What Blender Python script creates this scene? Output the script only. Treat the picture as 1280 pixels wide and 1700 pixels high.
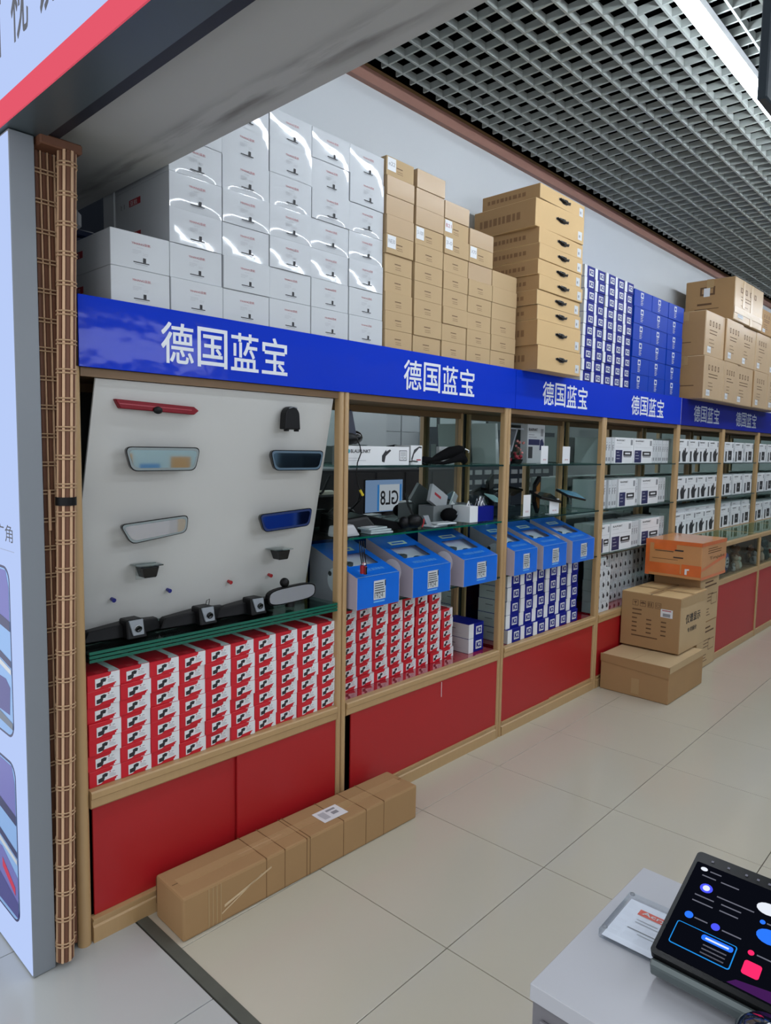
import bpy, bmesh, math, random
from mathutils import Vector, Matrix
random.seed(7)
SC = bpy.context.scene; COL = SC.collection
for o in list(bpy.data.objects): bpy.data.objects.remove(o)

# ---------------- camera (solved from the floor tiles and the cabinet fronts) ----------------
def make_camera():
    yaw, pit, rol = 0.818, -0.0905, 0.0176
    fw = Vector((math.cos(pit)*math.sin(yaw), math.cos(pit)*math.cos(yaw), math.sin(pit)))
    r0 = Vector((math.cos(yaw), -math.sin(yaw), 0)); u0 = r0.cross(fw)
    r = r0*math.cos(rol)+u0*math.sin(rol); u = -r0*math.sin(rol)+u0*math.cos(rol)
    cd = bpy.data.cameras.new('camera'); cd.sensor_fit = 'HORIZONTAL'; cd.sensor_width = 36
    cd.lens = 1158.33/1280*36; cd.clip_start = .02; cd.clip_end = 80
    co = bpy.data.objects.new('camera', cd); COL.objects.link(co)
    m = Matrix((r, u, -fw)).transposed().to_4x4(); m.translation = Vector((-.8833, -2.0709, 1.5736))
    co.matrix_world = m; SC.camera = co
make_camera()
# ---------------- world, exposure ----------------
w = bpy.data.worlds.new('world'); SC.world = w; w.use_nodes = True
w.node_tree.nodes['Background'].inputs[0].default_value = (.90, .94, 1.0, 1)
w.node_tree.nodes['Background'].inputs[1].default_value = .95
SC.view_settings.view_transform = 'Standard'; SC.view_settings.look = 'None'
SC.view_settings.gamma = 1; SC.view_settings.use_curve_mapping = False
SC.view_settings.exposure = 0.35
TUBE = 30.0        # strength of the fluorescent tubes
SIGN = .74         # strength of the backlit signs

# ---------------- materials ----------------
def lin(c):
    return tuple(((v/255)/12.92 if v/255 <= .04045 else ((v/255+.055)/1.055)**2.4) for v in c)
MT = {}
def mat(name, c, rough=.5, metal=0, var=0, vs=8, bump=0, bs=60, coat=0, stretch=None, emit=0, coat_rough=.08, bd=.002, spec=.5):
    if name in MT: return MT[name]
    m = bpy.data.materials.new(name); m.use_nodes = True; nt = m.node_tree; b = nt.nodes['Principled BSDF']
    L = lin(c); b.inputs['Base Color'].default_value = (*L, 1)
    b.inputs['Roughness'].default_value = rough; b.inputs['Metallic'].default_value = metal
    b.inputs['Coat Weight'].default_value = coat; b.inputs['Coat Roughness'].default_value = coat_rough
    b.inputs['Specular IOR Level'].default_value = spec
    if var or bump:
        tc = nt.nodes.new('ShaderNodeTexCoord'); mp = nt.nodes.new('ShaderNodeMapping')
        if stretch: mp.inputs['Scale'].default_value = stretch
        nt.links.new(tc.outputs['Object'], mp.inputs['Vector'])
    if var:
        n = nt.nodes.new('ShaderNodeTexNoise'); n.inputs['Scale'].default_value = vs; n.inputs['Detail'].default_value = 5
        nt.links.new(mp.outputs[0], n.inputs['Vector'])
        mx = nt.nodes.new('ShaderNodeMix'); mx.data_type = 'RGBA'
        mx.inputs[6].default_value = (*[v*(1-var) for v in L], 1); mx.inputs[7].default_value = (*[min(1, v*(1+var)) for v in L], 1)
        nt.links.new(n.outputs['Fac'], mx.inputs[0]); nt.links.new(mx.outputs[2], b.inputs['Base Color'])
    if bump:
        n2 = nt.nodes.new('ShaderNodeTexNoise'); n2.inputs['Scale'].default_value = bs; n2.inputs['Detail'].default_value = 2
        nt.links.new(mp.outputs[0], n2.inputs['Vector'])
        bp = nt.nodes.new('ShaderNodeBump'); bp.inputs['Strength'].default_value = bump; bp.inputs['Distance'].default_value = bd
        nt.links.new(n2.outputs['Fac'], bp.inputs['Height'])
        nt.links.new(bp.outputs[0], b.inputs['Coat Normal'] if coat else b.inputs['Normal'])
    if emit:
        b.inputs['Emission Color'].default_value = (*L, 1); b.inputs['Emission Strength'].default_value = emit
        b.inputs['Base Color'].default_value = (*[v*.3 for v in L], 1)
    MT[name] = m; return m
def emis(name, c, s):
    m = bpy.data.materials.new(name); m.use_nodes = True; nt = m.node_tree
    nt.nodes.clear(); e = nt.nodes.new('ShaderNodeEmission'); o = nt.nodes.new('ShaderNodeOutputMaterial')
    e.inputs[0].default_value = (*lin(c), 1); e.inputs[1].default_value = s; nt.links.new(e.outputs[0], o.inputs[0])
    MT[name] = m; return m
def glassy(name, tint, refl=.1, rough=0.0, base=.04):
    m = bpy.data.materials.new(name); m.use_nodes = True; nt = m.node_tree; nt.nodes.clear()
    t = nt.nodes.new('ShaderNodeBsdfTransparent'); g = nt.nodes.new('ShaderNodeBsdfGlossy'); mx = nt.nodes.new('ShaderNodeMixShader')
    lw = nt.nodes.new('ShaderNodeLayerWeight'); lw.inputs[0].default_value = .15
    ma = nt.nodes.new('ShaderNodeMath'); ma.operation = 'MULTIPLY_ADD'; ma.inputs[1].default_value = refl*4; ma.inputs[2].default_value = base
    ma.use_clamp = True
    o = nt.nodes.new('ShaderNodeOutputMaterial'); t.inputs[0].default_value = (*lin(tint), 1)
    g.inputs['Roughness'].default_value = rough; g.inputs[0].default_value = (.9, .95, .95, 1)
    nt.links.new(lw.outputs['Fresnel'], ma.inputs[0]); nt.links.new(ma.outputs[0], mx.inputs[0])
    nt.links.new(t.outputs[0], mx.inputs[1]); nt.links.new(g.outputs[0], mx.inputs[2]); nt.links.new(mx.outputs[0], o.inputs[0])
    MT[name] = m; return m
M = mat
wood = M('gold_aluminium', (178, 146, 102), .38, 0, .06, 3, stretch=(20, 20, 1), spec=.6)
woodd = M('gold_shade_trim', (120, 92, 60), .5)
blue = M('sign_blue', (0, 50, 192), .5, 0, 0, coat=.16, bump=.4, bs=11, coat_rough=.08, bd=.004, spec=.08)
signw = M('sign_lettering', (225, 230, 235), .4)
red = M('red_panel', (168, 22, 28), .45, 0, .05, 2, coat=.15, coat_rough=.3)
redgl = M('red_deck', (150, 18, 34), .12, coat=.8, coat_rough=.04)
black = M('black_plastic', (10, 10, 12), .45, spec=.25)
blackg = M('black_gloss', (9, 10, 12), .15)
cloth = M('black_cloth', (9, 9, 11), .9, bump=.4, bs=90, spec=.1)
darkg = M('dark_grey', (52, 54, 58), .6)
grey = M('mid_grey', (120, 122, 124), .6)
lgrey = M('light_grey', (178, 180, 184), .5)
steel = M('painted_steel', (128, 134, 140), .42, 0, .04, 4)
white = M('white_card', (222, 224, 226), .5)
offw = M('white_box_card', (198, 202, 205), .45, 0, .03, 3, spec=.35)
wrap = M('shrink_wrapped_white', (198, 202, 206), .5, 0, .02, 3, coat=1.0, coat_rough=.055, bump=.3, bs=9, bd=.003)
ink = M('black_ink', (38, 38, 42), .6); inkg = M('grey_ink', (140, 142, 146), .6); inkl = M('pale_grey_ink', (178, 180, 184), .6)
inkr = M('red_ink', (170, 45, 55), .5); navy = M('navy_ink', (32, 36, 84), .5); inkb = M('brown_ink', (96, 68, 42), .7)
kraft = M('kraft_card', (186, 160, 122), .75, 0, .06, 5, bump=.15, bs=30, spec=.3)
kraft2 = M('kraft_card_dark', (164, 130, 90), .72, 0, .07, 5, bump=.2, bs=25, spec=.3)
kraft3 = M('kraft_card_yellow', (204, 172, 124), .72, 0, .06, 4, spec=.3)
kraftg = M('kraft_taped', (182, 154, 118), .7, 0, .08, 4, coat=.5, coat_rough=.25, bump=.6, bs=20)
tape = M('clear_tape', (172, 142, 100), .3, bump=.5, bs=40, spec=.4)
orange = M('orange_tape', (214, 104, 40), .28, 0, .25, 7, coat=.6, bump=.5, bs=30)
k2b = M('navy_box', (10, 24, 124), .5, 0, .04, 4, spec=.15); cobalt = M('cobalt_box', (0, 56, 166), .5, 0, .12, 3, spec=.15)
cyanb = M('display_box_blue', (8, 104, 214), .32, 0, .08, 12, coat=.4); redb = M('red_box', (198, 22, 40), .42, 0, .04, 8)
yellow = M('yellow_plastic', (200, 180, 40), .5); teal = M('teal_ink', (30, 150, 170), .5)
board = M('display_board', (196, 196, 192), .55, 0, .05, 2.5)
wallm = M('wall_paint', (204, 208, 211), .8, 0, .03, 1.5)
beam = M('beam_paint', (176, 176, 172), .75, 0, .07, 2, bump=.2, bs=8)
def beam_mat():   # painted soffit with smudged scuffs along its inner edge
    nt = beam.node_tree; b = nt.nodes['Principled BSDF']; src = b.inputs['Base Color'].links[0].from_socket
    tc = nt.nodes.new('ShaderNodeTexCoord'); sp = nt.nodes.new('ShaderNodeSeparateXYZ'); nt.links.new(tc.outputs['Object'], sp.inputs[0])
    mr = nt.nodes.new('ShaderNodeMapRange'); mr.interpolation_type = 'SMOOTHSTEP'; nt.links.new(sp.outputs[0], mr.inputs[0])
    mr.inputs[1].default_value = .15; mr.inputs[2].default_value = .215; m2 = nt.nodes.new('ShaderNodeMapRange'); m2.interpolation_type = 'SMOOTHSTEP'
    nt.links.new(sp.outputs[0], m2.inputs[0]); m2.inputs[1].default_value = .285; m2.inputs[2].default_value = .235
    mp = nt.nodes.new('ShaderNodeMapping'); mp.inputs['Scale'].default_value = (16, 2.2, 1); nt.links.new(tc.outputs['Object'], mp.inputs[0])
    n = nt.nodes.new('ShaderNodeTexNoise'); n.inputs['Scale'].default_value = 1.3; n.inputs['Detail'].default_value = 6; nt.links.new(mp.outputs[0], n.inputs[0])
    cr = nt.nodes.new('ShaderNodeMapRange'); cr.inputs[1].default_value = .46; cr.inputs[2].default_value = .68; nt.links.new(n.outputs['Fac'], cr.inputs[0])
    a = nt.nodes.new('ShaderNodeMath'); a.operation = 'MULTIPLY'; nt.links.new(mr.outputs[0], a.inputs[0]); nt.links.new(m2.outputs[0], a.inputs[1])
    c = nt.nodes.new('ShaderNodeMath'); c.operation = 'MULTIPLY'; nt.links.new(a.outputs[0], c.inputs[0]); nt.links.new(cr.outputs[0], c.inputs[1])
    d = nt.nodes.new('ShaderNodeMath'); d.operation = 'MULTIPLY'; nt.links.new(c.outputs[0], d.inputs[0]); d.inputs[1].default_value = .75
    mx = nt.nodes.new('ShaderNodeMix'); mx.data_type = 'RGBA'; nt.links.new(d.outputs[0], mx.inputs[0]); nt.links.new(src, mx.inputs[6]); mx.inputs[7].default_value = (.12, .11, .10, 1)
    nt.links.new(mx.outputs[2], b.inputs['Base Color'])
beam_mat()
under = M('dark_steel', (78, 88, 92), .35, .3, .1, 3)
slot = M('shutter_slot', (20, 24, 34), .5)
brownt = M('brown_trim', (158, 116, 102), .55, 0, .08, 3)
gridm = M('grille_aluminium', (152, 158, 154), .4, 0, .04, 5)
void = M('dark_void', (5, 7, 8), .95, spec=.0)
tilem = M('beige_tile', (188, 182, 165), .2, 0, .045, 1.2, coat=.35, coat_rough=.1)
tileo = M('grey_tile', (176, 178, 176), .2, 0, .04, 1.0, coat=.35, coat_rough=.1)
grout = M('grout', (78, 70, 60), .9)
bam1 = M('bamboo_light', (208, 170, 134), .55, 0, .12, 14); bam2 = M('bamboo_dark', (108, 68, 46), .6, 0, .12, 14); cordm = M('tan_cord', (182, 150, 116), .8)
glassm = glassy('clear_glass', (242, 248, 246), .05, 0, .015); glasst = glassy('shelf_glass', (220, 236, 232), .10, 0, .03); acry = glassy('acrylic', (240, 244, 244), .3, .02, .1)
gedge = M('green_glass_edge', (6, 92, 74), .12, coat=.5); gedged = M('dark_glass_edge', (14, 46, 44), .15)
def mirror(name, c, rough=.02): return mat(name, c, rough, 1.0)
mirr = mirror('mirror', (196, 202, 200), .012)

# ---------------- mesh helpers ----------------
class G:
    def __init__(s): s.v = []; s.f = []; s.mi = []; s.ms = []; s.sm = []
    def m(s, mt):
        if mt not in s.ms: s.ms.append(mt)
        return s.ms.index(mt)
    def add(s, vs, fs, mt, smooth=False):
        k = len(s.v); s.v += [tuple(v) for v in vs]; i = s.m(mt)
        for f in fs: s.f.append(tuple(k+a for a in f)); s.mi.append(i); s.sm.append(smooth)
        return s
    def hexa(s, p, mt, fm=None):   # p: 8 corners, bottom 4 ccw then top 4; fm: optional materials for (bottom, top, front, right, back, left)
        fs = [(0, 3, 2, 1), (4, 5, 6, 7), (0, 1, 5, 4), (1, 2, 6, 5), (2, 3, 7, 6), (3, 0, 4, 7)]
        k = len(s.v); s.v += [tuple(v) for v in p]
        for j, f in enumerate(fs):
            mm = fm[j] if fm and fm[j] else mt
            s.f.append(tuple(k+a for a in f)); s.mi.append(s.m(mm)); s.sm.append(False)
        return s
    def box(s, x0, x1, y0, y1, z0, z1, mt, fm=None):
        return s.hexa([(x0, y0, z0), (x1, y0, z0), (x1, y1, z0), (x0, y1, z0), (x0, y0, z1), (x1, y0, z1), (x1, y1, z1), (x0, y1, z1)], mt, fm)
    def poly(s, pts, mt): return s.add(pts, [tuple(range(len(pts)))], mt)
    def rect(s, O, U, V, u0, v0, u1, v1, mt, n=0):
        O = Vector(O); U = Vector(U); V = Vector(V); N = U.cross(V).normalized()*n
        return s.poly([O+U*a+V*b+N for a, b in ((u0, v0), (u1, v0), (u1, v1), (u0, v1))], mt)
    def prism(s, pts, d, mt, cap=None, smooth=False):   # pts: 3D polygon, extruded by vector d
        d = Vector(d); n = len(pts); P = [Vector(p) for p in pts]
        s.add(P+[p+d for p in P], [(i, (i+1) % n, n+(i+1) % n, n+i) for i in range(n)], mt, smooth)
        s.add(P, [tuple(reversed(range(n)))], mt); s.add([p+d for p in P], [tuple(range(n))], cap or mt); return s
    def tube(s, pts, r, mt, n=8, cap=True):
        pts = [Vector(p) for p in pts]; rr = r if isinstance(r, (list, tuple)) else [r]*len(pts); vs = []; fs = []
        for i, p in enumerate(pts):
            t = (pts[min(i+1, len(pts)-1)]-pts[max(i-1, 0)]).normalized()
            a = t.orthogonal().normalized() if i == 0 else (pa-t*pa.dot(t)).normalized()
            pa = a; b = t.cross(a)
            vs += [p+(a*math.cos(2*math.pi*k/n)+b*math.sin(2*math.pi*k/n))*rr[i] for k in range(n)]
        for i in range(len(pts)-1):
            for k in range(n): fs.append((i*n+k, i*n+(k+1) % n, (i+1)*n+(k+1) % n, (i+1)*n+k))
        s.add(vs, fs, mt, True)
        if cap: s.add(vs[:n], [tuple(reversed(range(n)))], mt); s.add(vs[-n:], [tuple(range(n))], mt)
        return s
    def lathe(s, prof, mt, o=(0, 0, 0), n=14, M4=None):   # prof: (r, z)
        vs = []; fs = []
        for r, z in prof:
            for k in range(n):
                v = Vector((r*math.cos(2*math.pi*k/n), r*math.sin(2*math.pi*k/n), z))
                if M4: v = M4 @ v
                vs.append(v+Vector(o))
        for i in range(len(prof)-1):
            for k in range(n): fs.append((i*n+k, i*n+(k+1) % n, (i+1)*n+(k+1) % n, (i+1)*n+k))
        return s.add(vs, fs, mt, True)
    def ball(s, c, r, mt, n=10, sc=(1, 1, 1)):
        prof = [(max(1e-4, math.sin(math.pi*i/8)), -math.cos(math.pi*i/8)) for i in range(9)]
        return s.lathe(prof, mt, c, n, Matrix.Diagonal((r*sc[0], r*sc[1], r*sc[2], 1)))
def mesh(g, bevel=0, seg=1):
    me = bpy.data.meshes.new('mesh'); me.from_pydata(g.v, [], g.f)
    for mt in g.ms: me.materials.append(mt)
    for p, i, sm in zip(me.polygons, g.mi, g.sm): p.material_index = i; p.use_smooth = sm
    if bevel:
        bm = bmesh.new(); bm.from_mesh(me); bmesh.ops.remove_doubles(bm, verts=bm.verts, dist=1e-6)
        bmesh.ops.bevel(bm, geom=[e for e in bm.edges if len(e.link_faces) == 2 and e.calc_face_angle(0) > .6], offset=bevel, segments=seg, profile=.6, affect='EDGES')
        bm.to_mesh(me); bm.free()
    me.update(); return me
def put(name, me, parent=None, loc=(0, 0, 0), rz=0):
    if isinstance(me, G): me = mesh(me)
    o = bpy.data.objects.new(name, me)
    if me and me.name.startswith('mesh'): me.name = name
    COL.objects.link(o); o.location = loc; o.rotation_euler = (0, 0, rz)
    if parent: o.parent = parent
    return o
def tag(o, label=None, cat=None, group=None, kind=None):
    if label: o['label'] = label
    if cat: o['category'] = cat
    if group: o['group'] = group
    if kind: o['kind'] = kind
    return o
def empty(name, loc=(0, 0, 0), label=None, cat=None, group=None, rz=0):
    o = bpy.data.objects.new(name, None); COL.objects.link(o); o.location = loc; o.rotation_euler = (0, 0, rz); o.empty_display_size = .05
    return tag(o, label, cat, group)
def struct(name, g, bevel=0, parent=None):
    o = put(name, mesh(g, bevel), parent)
    if not parent: o['kind'] = 'structure'
    return o
KIDS = {}
def kids(o): return [c for c in COL.objects if c.parent == o]
def dup(o, loc, rz=0, label=None, group=None, tree=None):
    c = o.copy(); COL.objects.link(c); c.location = loc; c.rotation_euler = (0, 0, rz)
    if label: c['label'] = label
    if group: c['group'] = group
    for ch in tree if tree is not None else kids(o):
        d = ch.copy(); COL.objects.link(d); d.parent = c
    return c
class Kind:   # a prototype whose first placement is the prototype itself
    def __init__(s, root): s.root = root; s.tree = kids(root); s.used = False
    def at(s, loc, label, rz=0, group=None):
        if not s.used:
            s.used = True; o = s.root; o.location = loc; o.rotation_euler = (0, 0, rz); o['label'] = label
            if group: o['group'] = group
            return o
        return dup(s.root, loc, rz, label, group, s.tree)
def text(g, st, O, U, V, w, h, mt, n=.0008, cache={}):   # lettering fitted into w x h at O, along U and V
    if st not in cache:
        cu = bpy.data.curves.new('lettering', 'FONT'); cu.body = st; cu.size = 1; cu.resolution_u = 3
        ob = bpy.data.objects.new('lettering', cu); COL.objects.link(ob)
        dg = bpy.context.evaluated_depsgraph_get(); me = bpy.data.meshes.new_from_object(ob.evaluated_get(dg))
        vs = [v.co.copy() for v in me.vertices]; fs = [tuple(p.vertices) for p in me.polygons]
        bpy.data.objects.remove(ob); bpy.data.meshes.remove(me); bpy.data.curves.remove(cu)
        x0 = min(v.x for v in vs); x1 = max(v.x for v in vs); y0 = min(v.y for v in vs); y1 = max(v.y for v in vs)
        cache[st] = ([((v.x-x0)/(x1-x0), (v.y-y0)/(y1-y0)) for v in vs], fs)
    vs, fs = cache[st]; O = Vector(O); U = Vector(U); V = Vector(V); N = U.cross(V).normalized()*n
    g.add([O+U*(a*w)+V*(b*h)+N for a, b in vs], fs, mt); return g
def bold(g, st, O, U, V, w, h, mt, k=.03, n=.0008):
    Uv = Vector(U); Vv = Vector(V)
    for dx, dy in ((0, 0), (k, 0), (0, k), (k, k)): text(g, st, Vector(O)+Uv*dx*h+Vv*dy*h, U, V, w, h, mt, n+.00003*(dx+2*dy)/k)
    return g
FX = (1, 0, 0); FZ = (0, 0, 1)
def lines(g, O, U, V, u0, v0, u1, rows, dv, th, mt, n=.0006, seed=1):
    r = random.Random(seed)
    for i in range(rows):
        g.rect(O, U, V, u0, v0-i*dv, u0+(u1-u0)*r.uniform(.6, 1), v0-i*dv+th, mt, n)
def th(n): return ['bottom', 'second', 'third', 'fourth', 'fifth', 'sixth', 'seventh', 'eighth', 'ninth', 'tenth', 'eleventh'][n] if n else 'lowest'
ORD = ['first', 'second', 'third', 'fourth', 'fifth', 'sixth', 'seventh', 'eighth', 'ninth', 'tenth', 'eleventh', 'twelfth']
def rowword(i, n):
    if i == n-1: return 'topmost'
    return 'lowest' if i == 0 else ORD[i]+' from bottom'
def colword(i, n):
    if i == 0: return 'leftmost'
    if i == n-1: return 'rightmost'
    return ORD[i]
# ================= STRUCTURE =================
floor = struct('floor', G().box(-3.5, 12.2, -6.2, 1.2, -.06, -.006, grout))
yw = .0089; ca, sa = math.cos(yw), math.sin(yw)
tg = mesh(G().box(0, .597, -.597, 0, -.0055, 0, tilem), .0008)
for i in range(-2, 18):
    for j in range(-1, 9):
        if i < -1: continue
        x = 1.378+.6*(i-1+0)*ca+.6*j*sa; y = -.2039+.6*(i-1)*sa-.6*j*ca
        t = put('tile', tg, floor, (x+.0015, y-.0015, 0), yw)
struct('trim_1', G().box(.158, .196, -6, .02, -.0055, .0015, M('threshold_strip', (82, 84, 76), .6, 0, .2, 20)))
to = mesh(G().box(0, .797, -.597, 0, -.0055, 0, tileo), .0008)
for i in range(1, 5):
    for j in range(-3, 9):
        put('tile', to, floor, (.156-.8*i, -.4595-.6*j+(.0), 0))
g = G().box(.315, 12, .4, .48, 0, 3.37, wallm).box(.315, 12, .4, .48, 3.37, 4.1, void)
struct('wall_back', g)
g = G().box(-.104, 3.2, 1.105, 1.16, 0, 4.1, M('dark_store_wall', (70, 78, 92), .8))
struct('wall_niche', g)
struct('wall_far', G().box(12, 12.1, -6, .48, 0, 4.1, wallm))
struct('wall_front', G().box(.3, 12.1, -6.1, -6, 0, 4.1, M('opposite_wall', (192, 200, 200), .8)))
g = G().box(.3, 12, .37, .3995, 3.29, 3.352, brownt).box(.3, 12, .366, .3995, 3.354, 3.366, M('trim_gold_edge', (150, 118, 80), .5))
struct('trim_2', g)
# soffit beam over the shop opening, running away from the cabinets
g = G().box(-.005, .3, -6, 1.1, 2.45, 3.6, beam)
sf = struct('beam_1', g); sf.name = 'trim_3'
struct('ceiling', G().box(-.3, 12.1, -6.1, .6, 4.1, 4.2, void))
ceil = bpy.data.objects['ceiling']
lb = mesh(G().box(0, 10.6, -.005, .005, 0, .034, gridm)); cb = mesh(G().box(-.005, .005, 0, 5.6, .001, .033, gridm))
for k in range(56):
    put('grille_bar', lb, ceil, (.32, .26-.1*k, 3.33))
for k in range(105): put('grille_cross_bar', cb, ceil, (.37+.1*k, -5.3, 3.33))
# fluorescent tube rows
tubem = emis('tube_light', (238, 246, 255), TUBE)
def tube_light(x, y, lab, on=True):
    e = empty('tube_light', (x, y, 3.24), lab, 'light', 'ceiling tube lights')
    put('housing', mesh(G().box(0, 1.19, -.03, .03, .045, .085, white), .004), e)
    put('diffuser', G().prism([(0.005, .032*math.cos(a), .044+.03*math.sin(a)) for a in [math.pi+math.pi*i/8 for i in range(9)]], (1.18, 0, 0), tubem, smooth=True), e)
    g = G()
    for xx in (.2, 1.0): g.tube([(xx, 0, .085), (xx, 0, .86)], .002, steel, 4)
    put('hanger', g, e); return e
for k in range(8): tube_light(.45+1.2*k, -.96, ['nearest', 'second nearest', 'third', 'fourth', 'fifth', 'sixth', 'seventh', 'farthest'][k]+' white tube light of the row under the ceiling grille')
for k in range(8): tube_light(.45+1.2*k, -3.2, ['nearest', 'second nearest', 'third', 'fourth', 'fifth', 'sixth', 'seventh', 'farthest'][k]+' white tube light of the second row, out of frame to the right')

# ================= SHOP FRONT SIGNS =================
lit = emis('backlit_white', (190, 210, 255), SIGN); litr = emis('backlit_red', (236, 92, 112), SIGN)
sg = empty('overhead_sign', (-.185, 0, 2.4), 'large backlit white overhead sign with a red lower band and black characters', 'sign')
put('cabinet', G().box(0, .102, -4, 1.0, .012, 1.2, under), sg)
put('underside', G().box(-.004, .102, -4, 1.0, 0, .011, under), sg)
put('face_panel', G().box(-.006, 0, -4, 1.0, .058, 1.2, lit), sg)
put('red_band', G().box(-.009, 0, -4, 1.0, .0, .057, litr), sg)
DY = (0, -1, 0)
dkt = M('sign_dark_ink', (52, 54, 66), .5)
for ch, y0 in (('后', .062), ('视', -.115), ('镜', -.285)):
    g = G(); bold(g, ch, (-.0066, y0, .16), DY, FZ, .108, .2, dkt, .012); put('character', g, sg)
put('shutter_slot', G().box(.103, .135, -4, 1.0, 0.004, .06, slot).box(.103, .179, -4, 1.0, .0605, .3, slot), sg)

lbx = empty('lightbox', (-.175, -.02, 0), 'tall backlit lightbox with grey metal side at the left edge, showing car mirror pictures', 'sign')
put('frame', mesh(G().box(0.001, .066, 0, 1.05, 0.002, 2.398, steel), .002), lbx)
LO = (-.001, 0, 0)   # face plane, u runs towards -Y
put('face_panel', G().box(-.001, .001, .002, 1.04, .01, 2.39, lit), lbx)
def lrect(g, y0, z0, y1, z1, mt, n=.0006): g.rect((-.001, .02, 0), DY, FZ, -y0, z0, -y1, z1, mt, n); return g
def lpoly(g, pts, mt, n=.0006): g.poly([(-.001-n, y+.02, z) for y, z in pts], mt); return g
g = G(); text(g, '大广角', (-.001, .02+.24, 1.288), DY, FZ, .21, .05, dkt, .0008)
for k in range(30): lrect(g, .26-.008*k, 1.262, .256-.008*k, 1.2645, inkg)
put('caption', g, lbx)
pl = M('print_lilac', (120, 118, 190), .5); pn = M('print_navy', (30, 34, 92), .4); pb = M('print_sky', (150, 190, 240), .5); pv = M('print_violet', (66, 62, 140), .4); pr = M('print_red', (225, 40, 80), .5); pg = M('print_grey', (120, 128, 140), .5)
def rr(y0, z0, y1, z1, r, n=6):
    out = []
    for cy, cz, a0 in ((y1+r, z0+r, 180), (y0-r, z0+r, 270), (y0-r, z1-r, 0), (y1+r, z1-r, 90)):
        for i in range(n+1):
            a = math.radians(a0+90*i/n); out.append((cy+r*math.cos(a)*1, cz+r*math.sin(a)))
    return [(y, z) for y, z in out]
def photo(z0, z1, seed):
    g = G(); ym = .066; Y1 = .62
    lpoly(g, rr(Y1, z0, ym, z1, .045), pn, .0006); lpoly(g, rr(Y1-.006, z0+.007, ym+.006, z1-.007, .04), pb, .001)
    h = z1-z0
    lpoly(g, [(ym+.01, z1-.06), (ym+.03, z1-.012), (.5, z1-.012), (.5, z1-.1), (ym+.01, z1-.16)], pl, .0014)
    lpoly(g, [(ym+.008, z1-.16), (.5, z1-.10), (.5, z1-.14), (ym+.008, z1-.19)], pn, .0018)
    lpoly(g, [(ym+.008, z0+h*.46), (.5, z0+h*.62), (.5, z0+h*.57), (ym+.008, z0+h*.42)], pn, .0016)
    lpoly(g, [(ym+.008, z0+h*.41), (.5, z0+h*.56), (.5, z0+h*.52), (ym+.008, z0+h*.38)], white, .0019)
    if seed: 
        lpoly(g, [(ym+.008, z0+.02), (ym+.008, z0+h*.3), (.2, z0+h*.40), (.5, z0+h*.36), (.5, z0+.02)], pl, .0014)
        lpoly(g, [(ym+.03, z0+h*.22), (.2, z0+h*.33), (.2, z0+h*.27), (ym+.03, z0+h*.17)], pr, .002)
        lpoly(g, [(ym+.008, z0+.02), (ym+.008, z0+.07), (.5, z0+.18), (.5, z0+.02)], pv, .0018)
    else:
        lpoly(g, [(ym+.03, z0+.07), (ym+.02, z0+h*.30), (.12, z0+h*.34), (.5, z0+h*.34), (.5, z0+.07)], pv, .0014)
        lpoly(g, [(ym+.008, z0+.03), (ym+.008, z0+.05), (.5, z0+.11), (.5, z0+.06)], pg, .0018)
    put('photo_print', g, lbx)
photo(.70, 1.215, 0); photo(.12, .625, 1)

# ---- rolled bamboo curtain beside the first cabinet ----
bc = empty('bamboo_curtain', (0, 0, .02), 'brown bamboo slat curtain bunched in a tall roll between lightbox and first cabinet', 'curtain')
def rollc(z): return -.084+.060*z/2.36
g = G().box(-.104, -.03, .020, .023, 0, 2.355, bam2); put('backing', g, bc)
for i in range(8):   # flat slats behind
    x = -.1+.0095*i; lt = i % 2 == 0
    put('slat', mesh(G().box(x-(.002 if lt else .0042), x+(.002 if lt else .0042), .013 if lt else .016, .0195, 0, 2.36, bam1 if lt else bam2), .0006), bc)
NR = 14; RR = .0225
for i in range(NR):  # slats of the roll, leaning slightly to the right towards the top
    a = 2*math.pi*i/NR; lt = i % 2; hw = .0036 if lt else .0042; th_ = .0028 if lt else .0014
    c, s_ = math.cos(a), math.sin(a); P8 = []
    for z in (0, 2.36):
        cx, cy = rollc(z)+RR*c, -.024+RR*s_
        P8 += [(cx+dx*(-s_)+dr*c, cy+dx*c+dr*s_, z) for dx, dr in ((-hw, th_), (-hw, -.001), (hw, -.001), (hw, th_))]
    put('slat', mesh(G().hexa(P8, bam1 if lt else bam2)), bc)
g = G(); g.tube([(rollc(0), -.024, 0), (rollc(2.36), -.024, 2.355)], RR-.001, bam2, 14); put('roll_core', g, bc)
for k in range(29):
    g = G()
    for dz in (0, .010):
        z = .05+.081*k+dz; R2 = RR+.0036
        g.tube([(rollc(z)+R2*math.cos(2*math.pi*q/14), -.024+R2*math.sin(2*math.pi*q/14), z) for q in range(15)], .0026, cordm, 4, False)
        g.tube([(-.103, .0115, z-.02), (-.035, .0115, z-.02)], .0026, cordm, 4, False)
    put('cord', g, bc)
put('tie_strap', G().lathe([(RR+.006, 0), (RR+.006, .024)], black, (rollc(1.375), -.024, 1.375), 16), bc)
put('roll_bar', mesh(G().box(-.103, .012, -.045, .022, 2.358, 2.385, bam2), .004), bc)
put('pull_stick', mesh(G().box(-.088, -.080, -.0, .008, 1.3, 1.42, bam1), .002), bc)

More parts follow.
